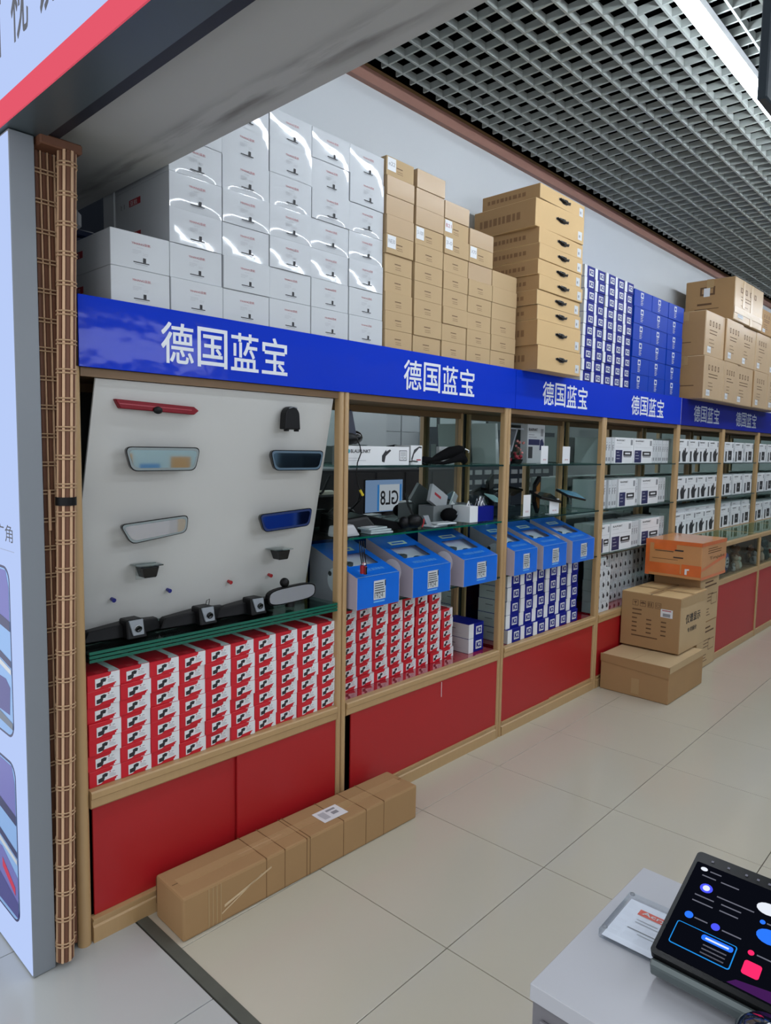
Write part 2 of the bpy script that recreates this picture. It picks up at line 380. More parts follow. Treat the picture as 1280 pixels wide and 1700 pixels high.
# ================= CABINETS =================
XS = [0.0, 1.08, 2.27, 3.39, 4.65, 5.70, 6.75, 7.80, 8.85]
def post_profile(x0, x1):
    r = (x1-x0)/2; c = (x0+x1)/2
    return [(x0, .035), (x0, .012)]+[(c+r*math.cos(a), .012-.012*math.sin(a)) for a in [math.pi-math.pi*i/6 for i in range(1, 6)]]+[(x1, .012), (x1, .035)]
def post(x0, x1, z0, z1, par, y=0):
    put('post', G().prism([(x, yy+y, z0) for x, yy in post_profile(x0, x1)], (0, 0, z1-z0), wood), par)
WHERE = ['leftmost cabinet, holding the tilted mirror board', 'second cabinet, open shelves of camera parts', 'third cabinet with blue and white boxes on its lower deck', 'fourth cabinet, behind the cartons on the floor', 'fifth cabinet, with ledge display', 'sixth cabinet, with ledge display', 'seventh cabinet, at the right edge of the photo', 'eighth cabinet, beyond the right edge of the photo']
D = .30   # inner depth, mirror plane
cabs = []
for k in range(8):
    x0, x1 = XS[k], XS[k+1]
    c = empty('display_cabinet', (0, 0, 0), 'gold-framed display cabinet: '+WHERE[k], 'cabinet', 'wall of display cabinets'); cabs.append(c)
    far = k >= 4; zl = 0
    zb = .9 if far else 0
    pw = .026
    if k == 0:
        put('post', G().lathe([(.021, 0), (.021, 1.798)], wood, (-.006, .02, 0), 16), c)
    else: post(x0+.001, x0+.001+pw, zb, 1.798, c)
    post(x1-.001-pw, x1-.001, zb, 1.798, c)
    a, b = x0+(.016 if k == 0 else .0275), x1-.0275
    if k == 0: put('side_panel', G().box(.0125, .0175, .03, D, .5, 1.795, M('navy_side', (38, 44, 60), .5)), c)
    if k < 3:
        put('side_glass', G().box(x1-.006, x1-.001, .036, D-.012, .5, 1.78, glassm), c) if k in (0, 1, 2) else None
    else: put('side_glass', G().box(x1-.006, x1-.001, .036, D-.012, .92, 1.78, glassm), c)
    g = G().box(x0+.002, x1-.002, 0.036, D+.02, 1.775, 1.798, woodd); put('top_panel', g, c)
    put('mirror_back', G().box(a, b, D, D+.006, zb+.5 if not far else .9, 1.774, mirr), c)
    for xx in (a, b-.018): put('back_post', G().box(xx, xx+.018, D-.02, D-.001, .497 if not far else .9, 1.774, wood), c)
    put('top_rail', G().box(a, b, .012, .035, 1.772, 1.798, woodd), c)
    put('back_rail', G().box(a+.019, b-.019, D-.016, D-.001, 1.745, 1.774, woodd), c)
    if not far:
        g = G().prism([(a, yy, z) for yy, z in ((.004, .440), (.0, .445), (.0, .470), (-.004, .474), (-.004, .492), (.0, .497), (.03, .497), (.03, .440))], (b-a, 0, 0), wood); put('front_rail', g, c)
        put('deck', G().box(a, b, .0305, D, .478, .497, redgl), c)
        g = G().prism([(a, yy, z) for yy, z in ((.0, .0), (.0, .05), (.006, .055), (.006, .068), (.0, .072), (.0, .078), (.03, .078), (.03, 0.0))], (b-a, 0, 0), wood); put('kick_rail', g, c)
        put('carcass', G().box(a, b, D, D+.012, 0, .478, black).box(a, b, .04, D, .0, .01, black).box(x0+.003, x0+.012, .036, D, .0, .478, black).box(x1-.012, x1-.003, .036, D, .0, .478, black), c)
        if k == 0: ds = [(a+.012, a+.56, .020), (a+.545, b, .008)]
        elif k == 1: ds = [(a+.035, b, .008)]
        elif k == 2: ds = [(a, a+.52, .008), (a+.53, b, .016)]
        else: ds = [(a, a+.62, .008), (a+.6, b, .018)]
        for (d0, d1, yy) in ds: put('sliding_door', mesh(G().box(d0, d1, yy, yy+.008, .0785, .4395, red), .001), c)
    else:
        Y0 = -.345
        put('ledge', mesh(G().box(x0+.001, x1-.001, Y0, D, .868, .9, wood), .003), c)
        put('ledge_glass', G().box(a, b, Y0+.03, -.0, .9005, .9035, glasst), c)
        for px in (x0+.002, x1-.02): put('lower_post', mesh(G().box(px, px+.018, Y0-.002, Y0+.016, 0, .867, wood), .003), c)
        put('middle_rail', mesh(G().box(x0+.021, x1-.021, Y0, Y0+.03, .575, .62, wood), .003), c)
        put('display_deck', G().box(x0+.021, x1-.021, Y0+.031, D, .6, .62, woodd), c)
        put('case_glass', G().box(x0+.021, x1-.021, Y0+.006, Y0+.009, .621, .867, glassy('case_glass', (240, 244, 242), .03, 0, .01) if 'case_glass' not in MT else MT['case_glass']), c)
        put('case_back', G().box(x0+.021, x1-.021, -.02, -.01, .621, .867, M('case_back', (150, 122, 92), .6)), c)
        put('kick_rail', mesh(G().box(x0+.021, x1-.021, Y0, Y0+.03, 0, .055, wood), .003), c)
        mid = (x0+x1)/2
        put('sliding_door', mesh(G().box(x0+.021, x1-.021, Y0+.006, Y0+.014, .056, .574, red), .001), c)
        put('carcass', G().box(x0+.021, x1-.021, Y0+.3, Y0+.31, .01, .57, black), c)
    # glass shelves
    def shelf(z, y0=.0, y1=D-.006, t=.008, em=gedged, xa=a, xb=b):
        put('glass_shelf', G().box(xa+.004, xb-.004, y0, y1, z-t, z, glasst, (None, None, em, None, None, None)), c)
    if k == 0:
        for i in range(3): shelf(.914+.0125*i, .0, .24, .0095, gedge)
    elif not far:
        for z in (1.5, 1.2, .9): shelf(z, .004, em=gedge if (k == 1 and z == 1.2) else gedged)
    else:
        for z in (1.5, 1.2): shelf(z, .004)
put('string', G().tube([(1.745, -.006, .44), (1.743, -.007, .40), (1.745, -.006, .365)], .0015, white, 5), cabs[1])
# dark cupboard clutter behind the gap of the second cabinet's door
o = put('carton', mesh(G().box(1.115, 1.16, .06, .25, .012, .29, redb), .002)); tag(o, 'red carton glimpsed through the door gap of the second cabinet', 'box')

# ---- blue fascia panels with lettering ----
def fascia(x0, x1, sets, lab, dark=False, tilt=0):
    e = empty('fascia_sign', (x0, -.004, 1.798), lab, 'sign', 'blue fascia over the cabinets')
    e.rotation_euler = (tilt, 0, 0)
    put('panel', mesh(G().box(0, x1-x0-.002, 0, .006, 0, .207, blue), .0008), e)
    put('edge_strip', G().box(x1-x0-.006, x1-x0-.002, -.001, -.0002, 0, .207, lgrey), e) if x1 == 4.652 else None
    for s0, s1 in sets:
        w = (s1-s0); cw = w/4*.9; st = (w-cw)/3
        for i, ch in enumerate('德国蓝宝'):
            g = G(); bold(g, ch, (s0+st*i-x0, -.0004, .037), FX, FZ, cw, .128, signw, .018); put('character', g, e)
fascia(.006, 2.318, [(.267, .774), (1.424, 1.944)], 'long blue fascia panel with white characters over the two nearest cabinets')
fascia(2.32, 4.652, [(2.592, 3.115), (3.75, 4.303)], 'middle blue fascia panel with white characters over the third and fourth cabinets')
blue = M('sign_blue_dark_reflection', (0, 20, 132), .5, coat=.1, spec=.08); signw = M('sign_lettering_dark_reflection', (176, 186, 200), .4)  # dark reflection on the far panel is put into its blue and lettering colours
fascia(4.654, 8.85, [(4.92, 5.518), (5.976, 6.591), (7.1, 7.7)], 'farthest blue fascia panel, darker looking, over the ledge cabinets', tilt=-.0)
put('top_board', G().box(.006, 8.85, .004, .395, 1.80, 2.003, woodd)); tag(bpy.data.objects['top_board'], 'boxed top of the cabinets hidden behind the blue fascia, carrying the stacked cartons', 'shelf')
# ================= GOODS ON TOP OF THE CABINETS =================
rnd = random.Random(3)
def J(a): return rnd.uniform(-a, a)
# --- white boxes wrapped in film ---
def white_box(mt, r=0):
    w, d, h = .196, .37, .110
    if mt is wrap:
        g = G().box(0, w, .004, d, 0, h, mt); nx, nz = 10, 16; vs = []
        for j in range(nz+1):
            for i in range(nx+1):
                a, zz = 2*i/nx-1, 2.0035+.1108*(r+j/nz); dd = min(abs(zz-2.3365), abs(zz-2.4473), abs(zz-2.784))
                vs.append((w*i/nx, .004-.0004-.0036*(1-a**4)*(1-math.exp(-dd/.02)), h*j/nz))
        g.add(vs, [(j*(nx+1)+i, j*(nx+1)+i+1, (j+1)*(nx+1)+i+1, (j+1)*(nx+1)+i) for j in range(nz) for i in range(nx)], mt, True)
        o = put('white_box', g)
    else: o = put('white_box', mesh(G().box(0, w, 0, d, 0, h, mt), .0015))
    tag(o, 'x', 'box'); g = G()
    text(g, 'YIHANG亚航', (.068, 0, h-.036), FX, FZ, .062, .0085, inkr)
    lines(g, (0, 0, 0), FX, FZ, .085, .066, .118, 1, .004, .0012, inkl)
    lines(g, (0, 0, 0), FX, FZ, .07, .057, .1, 3, .0045, .0013, inkl, seed=2)
    lines(g, (0, 0, 0), FX, FZ, .105, .050, .13, 2, .0045, .0013, inkl, seed=4)
    g.rect((0, 0, 0), FX, FZ, .105, .024, .115, .038, ink, .0006)
    g.rect((0, 0, 0), FX, FZ, .073, .0205, .126, .0235, ink, .0006); g.rect((0, 0, 0), FX, FZ, .078, .016, .12, .0172, inkg, .0006)
    put('printed_label', g, o, (0, -.0012 if mt is wrap else 0, 0))
    g = G(); g.rect((0, .37, 0), DY, FZ, .10, .05, .18, .072, inkr, .0006); text(g, '亚航', (0, .262, .052), DY, FZ, .05, .017, white, .001)
    for q in (.04, .062): g.rect((0, .37, 0), DY, FZ, q, .052, q+.006, .068, inkg, .0006)
    put('side_print', g, o)
    return Kind(o)
WBP = white_box(offw); WBW = {r: white_box(wrap, r) for r in range(2, 7)}
XW = [.119, .3175, .517, .7155, .9145, 1.1135]
for c in range(6):
    n = 2 if c == 0 else 7
    for r in range(n):
        kd = WBP if (c == 0 or r < 2) else WBW[r]
        lab = ('white box with red logo, %s of the low two-box pile at the left end' % ('upper' if r else 'lower')) if c == 0 else 'film-wrapped white box with red logo, %s in the %s tall stack' % (rowword(r, n), colword(c-1, 5))
        kd.at((XW[c]+J(.0007), .022+J(.003), 2.0035+r*.1108), lab, 0, 'white boxes above the first cabinet')
# things in the dark niche on the left
b = put('storage_bin', mesh(G().box(0, .28, 0, .3, 0, .26, M('navy_bin', (28, 44, 78), .4)).box(-.008, .288, -.008, .308, .26, .285, M('navy_bin', (28, 44, 78), .4)), .005), None, (-.0, .5, 2.05))
tag(b, 'dark navy lidded storage bin in the shadow behind the left pile of white boxes', 'bin')
g = G()
for i in range(5): g.box(.03+.05*i, .045+.05*i, -.004, 0, .02, .24, darkg)
put('rib_row', g, b)
b2 = put('white_bag', mesh(G().box(.02, .26, .02, .26, 0, .08, offw), .02), None, (-.0, .5, 2.338)); tag(b2, 'pale crumpled packet lying on the dark navy bin under the beam', 'bag')
put('niche_ledge', G().box(-.05, .31, .40, 1.04, 1.9, 2.048, darkg)); tag(bpy.data.objects['niche_ledge'], 'dark ledge in the recess behind the leftmost boxes', 'shelf')

# --- plain kraft cartons ---
def kraft_box(w, d, h, mt, bar=True, name='kraft_box'):
    o = put(name, mesh(G().box(0, w, 0, d, 0, h, mt), .0012)); tag(o, 'x', 'box')
    if bar:
        g = G(); lines(g, (0, 0, 0), FX, FZ, w*.35, h*.52, w*.68, 1, .01, .0035, inkb, seed=3); lines(g, (0, 0, 0), FX, FZ, w*.38, h*.36, w*.62, 2, .008, .0015, inkb, seed=5)
        put('printed_mark', g, o)
    return o
KB = [Kind(kraft_box(.1, .26, .0785, kraft)) for _ in range(0)]
cols = [(1.3165, 1.492, 10), (1.506, 1.703, 10), (1.7085, 1.897, 9), (1.9, 2.098, 8), (2.1015, 2.325, 6)]
stick = {(0, 9): 'e22', (0, 5): 'NE30', (1, 6): '3-100', (2, 7): 'B21', (2, 6): '3-0', (3, 6): 'X70'}
for c, (x0, x1, n) in enumerate(cols):
    pr_ = Kind(kraft_box(x1-x0-.002, .26, .0785, kraft)); pr2 = Kind(kraft_box(x1-x0-.002, .26, .0785, kraftg if c < 4 else kraft, False))
    for r in range(n):
        plain = r > n-4 or (c == 0 and r > 4)
        kd = pr2 if plain else pr_
        s = stick.get((c, r))
        lab = 'flat kraft box without sticker, %s in the %s kraft stack' % (rowword(r, n), colword(c, 5))
        if s: lab = 'flat kraft box with white sticker, %s in the %s kraft stack' % (rowword(r, n), colword(c, 5))
        if s:
            o = kraft_box(x1-x0-.002, .26, .0785, kraft, True); o['label'] = lab; o['group'] = 'flat kraft boxes above the second cabinet'
            o.location = (x0+J(.001), .015+J(.004), 2.0035+.0792*r)
            g = G(); g.rect((0, 0, 0), FX, FZ, .006, .022, .058, .074, white, .001); text(g, s, (.012, 0, .042), FX, FZ, .04, .016, inkg if s != 'B21' else inkr, .0016)
            st = put('sticker', g, o); st['label'] = 'white paper sticker'
        else: kd.at((x0+J(.001), .015+J(.004), 2.0035+.0792*r), lab, 0, 'flat kraft boxes above the second cabinet')
b = put('grey_box', mesh(G().box(0, .1, 0, .15, 0, .06, darkg), .002), None, (2.02, .2, 2.64)); tag(b, 'small dark grey box standing behind the fourth kraft stack', 'box')

# --- suitcase cartons with black handles ---
def handle_carton(w, d, h, mt):
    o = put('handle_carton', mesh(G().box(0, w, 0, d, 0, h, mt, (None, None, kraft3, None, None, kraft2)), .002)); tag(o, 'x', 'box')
    cx, cz = w*.53, h*.55; g = G()
    g.poly([(cx+a, -.0009, cz+b_) for a, b_ in ((-.062, -.004), (-.062, .008), (-.03, .006), (-.024, .013), (.024, .013), (.03, .006), (.062, .008), (.062, -.004), (.034, -.007), (.02, -.014), (-.02, -.014), (-.034, -.007))], darkg)
    put('handle_slot', g, o)
    g = G(); g.tube([(cx-.052, -.004, cz+.004), (cx-.03, -.009, cz-.002), (cx, -.011, cz-.003), (cx+.03, -.009, cz-.002), (cx+.052, -.004, cz+.004)], .0052, black, 6)
    g.box(cx-.012, cx+.012, -.014, -.004, cz-.009, cz+.006, black)
    put('handle', g, o)
    g = G(); g.rect((0, 0, 0), FX, FZ, w-.062, h*.12, w-.02, h*.12+min(.045, h*.6), offw, .001); g.rect((0, 0, 0), FX, FZ, w-.054, h*.12+.012, w-.04, h*.12+.026, inkg, .0016)
    s = put('sticker', g, o); s['label'] = 'small pale sticker'
    g = G(); r = random.Random(8); x = .1*d
    for i in range(9):
        wdt = d*r.uniform(.035, .07); g.rect((0, d, 0), DY, FZ, x, h*.35, x+wdt, h*.62, M('faded_ink', (128, 94, 60), .7), .0009); x += wdt+d*.025
    put('side_print', g, o)
    return o
hz = [(.128, 1), (.130, 1), (.0755, 0), (.0765, 0), (.0765, 0), (.0775, 0), (.0805, 0), (.0805, 0), (.142, 1), (.074, 0)]
z = 2.0045; protoh = {}
wd = ['lowest, thick', 'second from the bottom, thick', 'third from the bottom', 'fourth from the bottom', 'fifth from the bottom', 'sixth from the bottom', 'seventh from the bottom', 'eighth from the bottom', 'second from the top, thick', 'topmost']
for i, (h, t) in enumerate(hz):
    o = handle_carton(.46 if i < 8 else .475, .34 if i < 8 else (.40 if i == 8 else .36), h-.001, kraft3 if i not in (2, 3, 9) else kraft)
    o.location = (2.352+J(.008)-(.012 if i > 7 else 0)+(.012 if i < 2 else 0), -.098+J(.006), z); o.rotation_euler = (0, 0, J(.01) if i < 8 else (-.045 if i == 8 else .0))
    if i == 8: o.location = (2.325, -.083, z)
    tag(o, 'kraft suitcase carton with black handle, %s of its stack' % wd[i], 'box', 'suitcase cartons with handles'); z += h

# --- K2 boxes ---
def k2_box(w=.13, d=.2, h=.08, we=.33):
    o = put('navy_white_box', mesh(G().box(0, w, 0, d, 0, h, k2b, (None, None, None, None, None, offw)), .0012)); tag(o, 'x', 'box')
    g = G().box(-.0004, w*we, -.0012, .0005, .0008, h-.0008, white); g.rect((0, d, 0), DY, FZ, 0, 0, d, 0, white, 0) if 0 else None
    put('white_edge', g, o)
    g = G(); s0, s1, q0, q1 = w*(.44 if we < .28 else .47), w*.86, h*.2, h*.76
    g.rect((0, 0, 0), FX, FZ, s0, q0, s1, q1, white, .0014); g.rect((0, 0, 0), FX, FZ, s0+.004, q0+.004, s1-.004, q1-.004, offw, .0018)
    bold(g, 'K2', (s0+.006, 0, q0+.008), FX, FZ, (s1-s0)-.014, (q1-q0)-.017, k2b, .1, .0024)
    put('logo', g, o)
    g = G(); lines(g, (0, d, 0), DY, FZ, .05, h*.55, .13, 1, .01, .006, inkg); lines(g, (0, d, 0), DY, FZ, .05, h*.42, .15, 2, .01, .002, inkl)
    put('side_print', g, o)
    return o
KT = Kind(k2_box(.1345, .24, .0688, .24))
for c in range(5):
    for r in range(10):
        KT.at((3.05+.1365*c+J(.0012), .012+J(.004), 2.0035+.0694*r), 'K2 box above the blue fascia, %s in the %s stack' % (rowword(r, 10), colword(c, 5)), 0, 'navy K2 boxes above the third cabinet')
# --- wide cobalt boxes ---
o = put('cobalt_box', mesh(G().box(0, .289, 0, .28, 0, .1115, cobalt), .0015)); tag(o, 'x', 'box')
g = G(); g.rect((0, 0, 0), FX, FZ, .10, .062, .145, .1, offw, .0008); g.rect((0, 0, 0), FX, FZ, .11, .072, .135, .09, cobalt, .0012)
for i in range(4): g.rect((0, 0, 0), FX, FZ, .102, .05-.011*i, .143-.008*(i % 2), .055-.011*i, inkl, .0008)
put('printed_label', g, o); CB = Kind(o)
for c in range(3):
    for r in range(6):
        CB.at((3.757+.2915*c, .012+J(.003), 2.0035+.1125*r), 'wide cobalt blue box, %s in the %s of three stacks' % (rowword(r, 6), ['left', 'middle', 'right'][c]), 0, 'cobalt boxes above the fourth cabinet')

# --- shipping cartons ---
def carton(name, w, d, h, mt, side=None, tp=None, seed=1, marks=True, flaps=True, bev=.006):
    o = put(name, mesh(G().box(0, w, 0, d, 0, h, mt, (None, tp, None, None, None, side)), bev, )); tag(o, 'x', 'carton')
    if flaps:
        g = G().box(.004, w-.004, d/2-.0015, d/2+.0015, h-.0002, h+.0006, inkb); put('flap_seam', g, o)
        g = G().box(-.0008, w+.0008, d/2-.028, d/2+.028, h-.0001, h+.0009, tape).box(-.0014, 0, d/2-.028, d/2+.028, h-.07, h+.0009, tape)
        put('tape_strip', g, o)
    if marks:
        g = G(); r = random.Random(seed)
        for i in range(4):
            q = w*(.18+.16*i); g.rect((0, 0, 0), FX, FZ, q, h*.68, q+w*.07, h*.8, inkb, .0009)
            g.rect((0, 0, 0), FX, FZ, q+w*.02, h*.7, q+w*.05, h*.78, mt, .0013)
        lines(g, (0, 0, 0), FX, FZ, w*.2, h*.58, w*.7, 2, h*.07, .006, inkb, .0009, seed)
        lines(g, (0, 0, 0), FX, FZ, w*.2, h*.38, w*.5, 3, h*.08, .004, inkb, .0009, seed+3)
        put('printed_mark', g, o)
        g = G(); lines(g, (0, d, 0), DY, FZ, d*.2, h*.3, d*.8, 1, h*.1, .006, inkb, .0009, seed); put('side_print', g, o)
        g = G(); g.rect((0, 0, 0), FX, FZ, w*.12, h*.08, w*.3, h*.22, offw, .0012); g.rect((0, 0, 0), FX, FZ, w*.14, h*.12, w*.28, h*.17, inkl, .0016)
        st = put('sticker', g, o); st['label'] = 'white shipping sticker'
    return o
ph = ['first', 'second', 'third', 'fourth', 'fifth', 'sixth']
xs = [4.765, 5.218, 5.575, 6.05, 6.46, 6.9]
for i in range(5):
    o = carton('shipping_carton', xs[i+1]-xs[i]-.006, .32, .332, kraftg, kraft2, seed=i); o.location = (xs[i], -.112+J(.01), 2.0045)
    tag(o, 'brown shipping carton, %s from left in the lower row above the far fascia' % ph[i], 'carton', 'shipping cartons above the ledge cabinets')
xs = [4.79, 5.232, 5.66, 6.075, 6.5, 6.95]
for i in range(5):
    o = carton('shipping_carton', xs[i+1]-xs[i]-.006, .32, .345, kraftg, kraft2, seed=9+i); o.location = (xs[i], -.110+J(.01), 2.338)
    tag(o, 'brown shipping carton, %s from left in the second row above the far fascia' % ph[i], 'carton', 'shipping cartons above the ledge cabinets')
o = carton('taped_carton', .78, .40, .35, kraftg, kraft2, seed=30); o.location = (5.345, -.128, 2.686); o.rotation_euler = (0, 0, 0)
tag(o, 'big taped brown carton lying alone on top of the two carton rows near the ceiling', 'carton')
g = G(); g.rect((0, .40, 0), DY, FZ, .12, .22, .24, .29, inkb, .001); g.rect((0, .40, 0), DY, FZ, .135, .235, .225, .275, kraft2, .0014); g.rect((0, .40, 0), DY, FZ, .15, .21, .2, .28, white, .0018)
lines(g, (0, .4, 0), DY, FZ, .1, .14, .28, 1, .02, .016, inkb, .001); put('side_mark', g, o)
g = G().box(.2, .26, -.002, .0, .12, .345, tape).box(.42, .48, -.002, 0, .0, .345, tape).box(.0, .78, -.0025, 0, .06, .11, tape); put('tape_band', g, o)
o = put('torn_sheet', mesh(G().poly([(0, 0, 0), (.16, -.02, .02), (.18, .1, .035), (.03, .12, .0)], white).poly([(.1, .02, .012), (.22, .03, .05), (.2, .12, .02)], white)), None, (5.5, .02, 3.041)); tag(o, 'crumpled clear film scrap on the topmost taped carton', 'film')
o = carton('shipping_carton', .45, .3, .22, kraft2, kraft2, seed=41); o.location = (6.16, -.11, 2.686)
tag(o, 'shorter brown carton right of the big taped carton, cut by the right edge', 'carton')

# ================= FLOOR CARTONS =================
o = put('long_carton', mesh(G().box(0, 1.098, 0, .178, .001, .147, kraft2), .008, 2), None, (.212, -.2, 0), -.025)
tag(o, 'long narrow brown carton lying on the floor against the nearest red cabinet doors', 'carton')
g = G().box(.01, 1.09, .0865, .0895, .1468, .1475, inkb); put('flap_seam', g, o)
g = G().box(.03, 1.07, .066, .110, .1471, .1479, tape); put('tape_strip', g, o)
for x in (.32, .40, .50, .515, .68, .80, .9): put('crease', G().box(x-.0012, x+.0012, -.0006, .1786, .004, .1482, M('strap_crease', (118, 84, 50), .6)), o)

g = G()
for x in (.09, .105, .12, .135): g.box(x, x+.004, -.0012, 0, .006, .14, tape)
g.poly([(.15, -.0014, .05), (.34, -.0014, .105), (.34, -.0014, .112), (.15, -.0014, .06)], M('tape_shine', (206, 178, 136), .15, coat=1)); g.poly([(.14, -.0014, .03), (.3, -.0014, .1), (.3, -.0014, .104), (.14, -.0014, .036)], MT['tape_shine'])
g.poly([(.26, .085, .1484), (.45, .085, .1484), (.45, .089, .1484), (.26, .089, .1484)], MT['tape_shine'])
put('tape_wrap', g, o)
g = G().box(.615, .735, .035, .115, .1483, .1492, white); g.rect((.63, .05, .1492), FX, (0, 1, 0), 0, 0, .03, .05, inkl, .0004); g.rect((.64, .06, .1492), FX, (0, 1, 0), .04, .0, .07, .02, inkg, .0004); g.rect((.64, .06, .1492), FX, (0, 1, 0), .03, .03, .075, .042, inkg, .0004)
s = put('address_label', g, o); s['label'] = 'white creased address label'
g = G().box(-.0012, .0, .174, .176, .05, .14, inkb); put('end_flap', g, o)
# lower carton with open looking flaps
o = put('open_carton', mesh(G().box(0, .60, 0, .455, .001, .235, kraft2), .004), None, (3.445, -.47, 0))
tag(o, 'plain brown carton with lifted flaps on the floor, under the printed carton', 'carton')
put('front_flap', mesh(G().hexa([(.0, -.004, .2), (.60, -.004, .2), (.60, .0, .2), (.0, .0, .2), (.0, -.007, .247), (.60, -.007, .247), (.60, -.003, .247), (.0, -.003, .247)], kraft), .001), o)
put('side_flap', mesh(G().hexa([(-.004, .0, .165), (.0, .0, .165), (.0, .455, .19), (-.004, .455, .19), (-.012, .0, .243), (-.007, .0, .243), (-.004, .455, .243), (-.009, .455, .243)], kraft2), .001), o)
g = G().box(.002, .598, .002, .24, .2352, .2385, kraft).box(.002, .598, .243, .452, .2352, .238, kraft); put('top_flap', g, o)
g = G().box(-.0016, 0, .19, .24, .02, .12, tape); put('tape_strip', g, o)
# printed carton on it
o = put('printed_carton', mesh(G().box(0, .50, 0, .405, 0, .375, kraft2, (None, kraft3, kraft, None, None, None)), .004), None, (3.745, -.41, .2475))
tag(o, 'brown carton with black Chinese print and handling symbols, on top of the open carton', 'carton')
g = G().box(.0, .5, .198, .202, .3748, .3758, ink); g.box(.0, .5, .205, .2, .3748, .3755, ink); put('flap_seam', g, o)
g = G().box(.03, .47, .17, .235, .3751, .3757, tape).box(.22, .262, .0, .4, .3751, .3762, tape); put('tape_strip', g, o)
put('front_tape', G().box(0, .5, -.0012, 0, .31, .372, tape), o)
g = G(); bold(g, '仪谱显示', (.1, 0, .19), FX, FZ, .27, .062, ink, .03, .001); put('lettering', g, o); g = G(); bold(g, '专用报价', (.14, 0, .125), FX, FZ, .17, .032, ink, .03, .001); put('lettering', g, o)
g = G(); O4 = (0, .405, 0)
for i in range(4):
    q = .08+.052*i; g.rect(O4, DY, FZ, q, .285, q+.04, .325, inkb, .0008); g.rect(O4, DY, FZ, q+.003, .288, q+.037, .322, kraft2, .0012)
g.poly([(-.0018, .405-y, z) for y, z in ((.088, .315), (.112, .315), (.100, .298))], inkb); g.rect(O4, DY, FZ, .098, .29, .102, .3, inkb, .0016)
g.poly([(-.0018, .405-y, z) for y, z in ((.134, .304), (.170, .304), (.165, .313), (.152, .318), (.139, .313))], inkb); g.rect(O4, DY, FZ, .151, .292, .153, .305, inkb, .0016)
for q in (.190, .205): g.rect(O4, DY, FZ, q, .292, q+.008, .318, inkb, .0016)
g.rect(O4, DY, FZ, .243, .296, .268, .314, inkb, .0016); g.rect(O4, DY, FZ, .246, .299, .265, .311, kraft2, .002)
for i in range(6):
    for j in (0, 1, 2):
        if i < 2 and j: continue
        g.rect(O4, DY, FZ, .08+.1*j, .255-.03*i, .115+.1*j+(.03 if i < 2 else 0), .264-.03*i, inkb, .0009)
g.rect(O4, DY, FZ, .08, .075, .26, .083, inkb, .0009); put('side_print', g, o)
g = G(); g.rect(O4, DY, FZ, .275, .235, .355, .29, white, .0018); g.rect(O4, DY, FZ, .285, .278, .345, .284, inkr, .0022); g.rect(O4, DY, FZ, .29, .24, .34, .262, inkg, .0022); s = put('sticker', g, o); s['label'] = 'white barcode sticker'
# back cartons
for i in range(2):
    o = put('tall_carton', mesh(G().box(0, .395, 0, .335, 0, .343, kraft2, (None, None, kraft, None, None, None)), .004), None, (4.253, -.352-.003*i, .001+.3455*i))
    tag(o, 'brown carton printed with dense text, %s of the pair behind the printed carton' % ['lower', 'upper'][i], 'carton')
    g = G(); lines(g, (0, 0, 0), FX, FZ, .1, .29, .36, 2, .03, .012, inkb); lines(g, (0, 0, 0), FX, FZ, .14, .2, .34, 3, .025, .006, inkb, seed=4); g.rect((0, 0, 0), FX, FZ, .24, .12, .36, .2, inkb, .0008); g.rect((0, 0, 0), FX, FZ, .245, .125, .355, .195, kraft, .0012); lines(g, (0, 0, 0), FX, FZ, .1, .09, .25, 3, .022, .006, inkb, seed=7); put('printed_mark', g, o)
o = put('orange_taped_carton', mesh(G().box(0, .515, 0, .395, 0, .262, M('orange_glazed_kraft', (196, 138, 84), .35, 0, .12, 6, coat=.5, bump=.4, bs=25), (None, M('orange_film', (214, 138, 78), .3, 0, .15, 5, coat=.6, bump=.5, bs=20), None, None, None, None)), .006, 2), None, (4.115, -.40, .696))
tag(o, 'carton wrapped in glossy orange tape, highest of the cartons piled on the floor', 'carton')
g = G(); O4 = (0, .395, 0); nn = .001
for a in ((0, .02, .395, .03), (0, .03, .25, .095), (.26, .02, .395, .10), (.06, .19, .22, .25), (0, .235, .395, .262), (0, .0, .03, .262)): g.rect(O4, DY, FZ, *a, orange, nn); nn += .0003
put('orange_band', g, o)
g = G(); g.rect((0, 0, 0), FX, FZ, 0, .235, .515, .26, orange, .001); g.rect((0, 0, 0), FX, FZ, 0, 0, .515, .02, orange, .0012); g.poly([(.1, -.0014, .09), (.515, -.0014, .15), (.515, -.0014, .12), (.0, -.0014, .06), (.0, -.0014, .08)], orange); put('orange_band', g, o)
g = G(); lines(g, (0, 0, 0), FX, FZ, .12, .21, .42, 3, .016, .005, inkb, .0016); text(g, 'Tmjsbs', (.15, 0, .125), FX, FZ, .32, .028, inkb, .0016); put('printed_mark', g, o)
g = G(); lines(g, O4, DY, FZ, .07, .18, .27, 1, .016, .006, inkb, .0036); lines(g, O4, DY, FZ, .05, .125, .33, 1, .016, .003, inkb, .0036); g.rect(O4, DY, FZ, .21, .19, .27, .2, ink, .0037); g.rect(O4, DY, FZ, .2, .14, .27, .148, ink, .0037); put('side_print', g, o)
g = G(); g.poly([(-.005, .395-y, z) for y, z in ((.285, .03), (.3, .03), (.3, .06), (.315, .062), (.315, .072), (.285, .07))], white); put('paper_scrap', g, o)
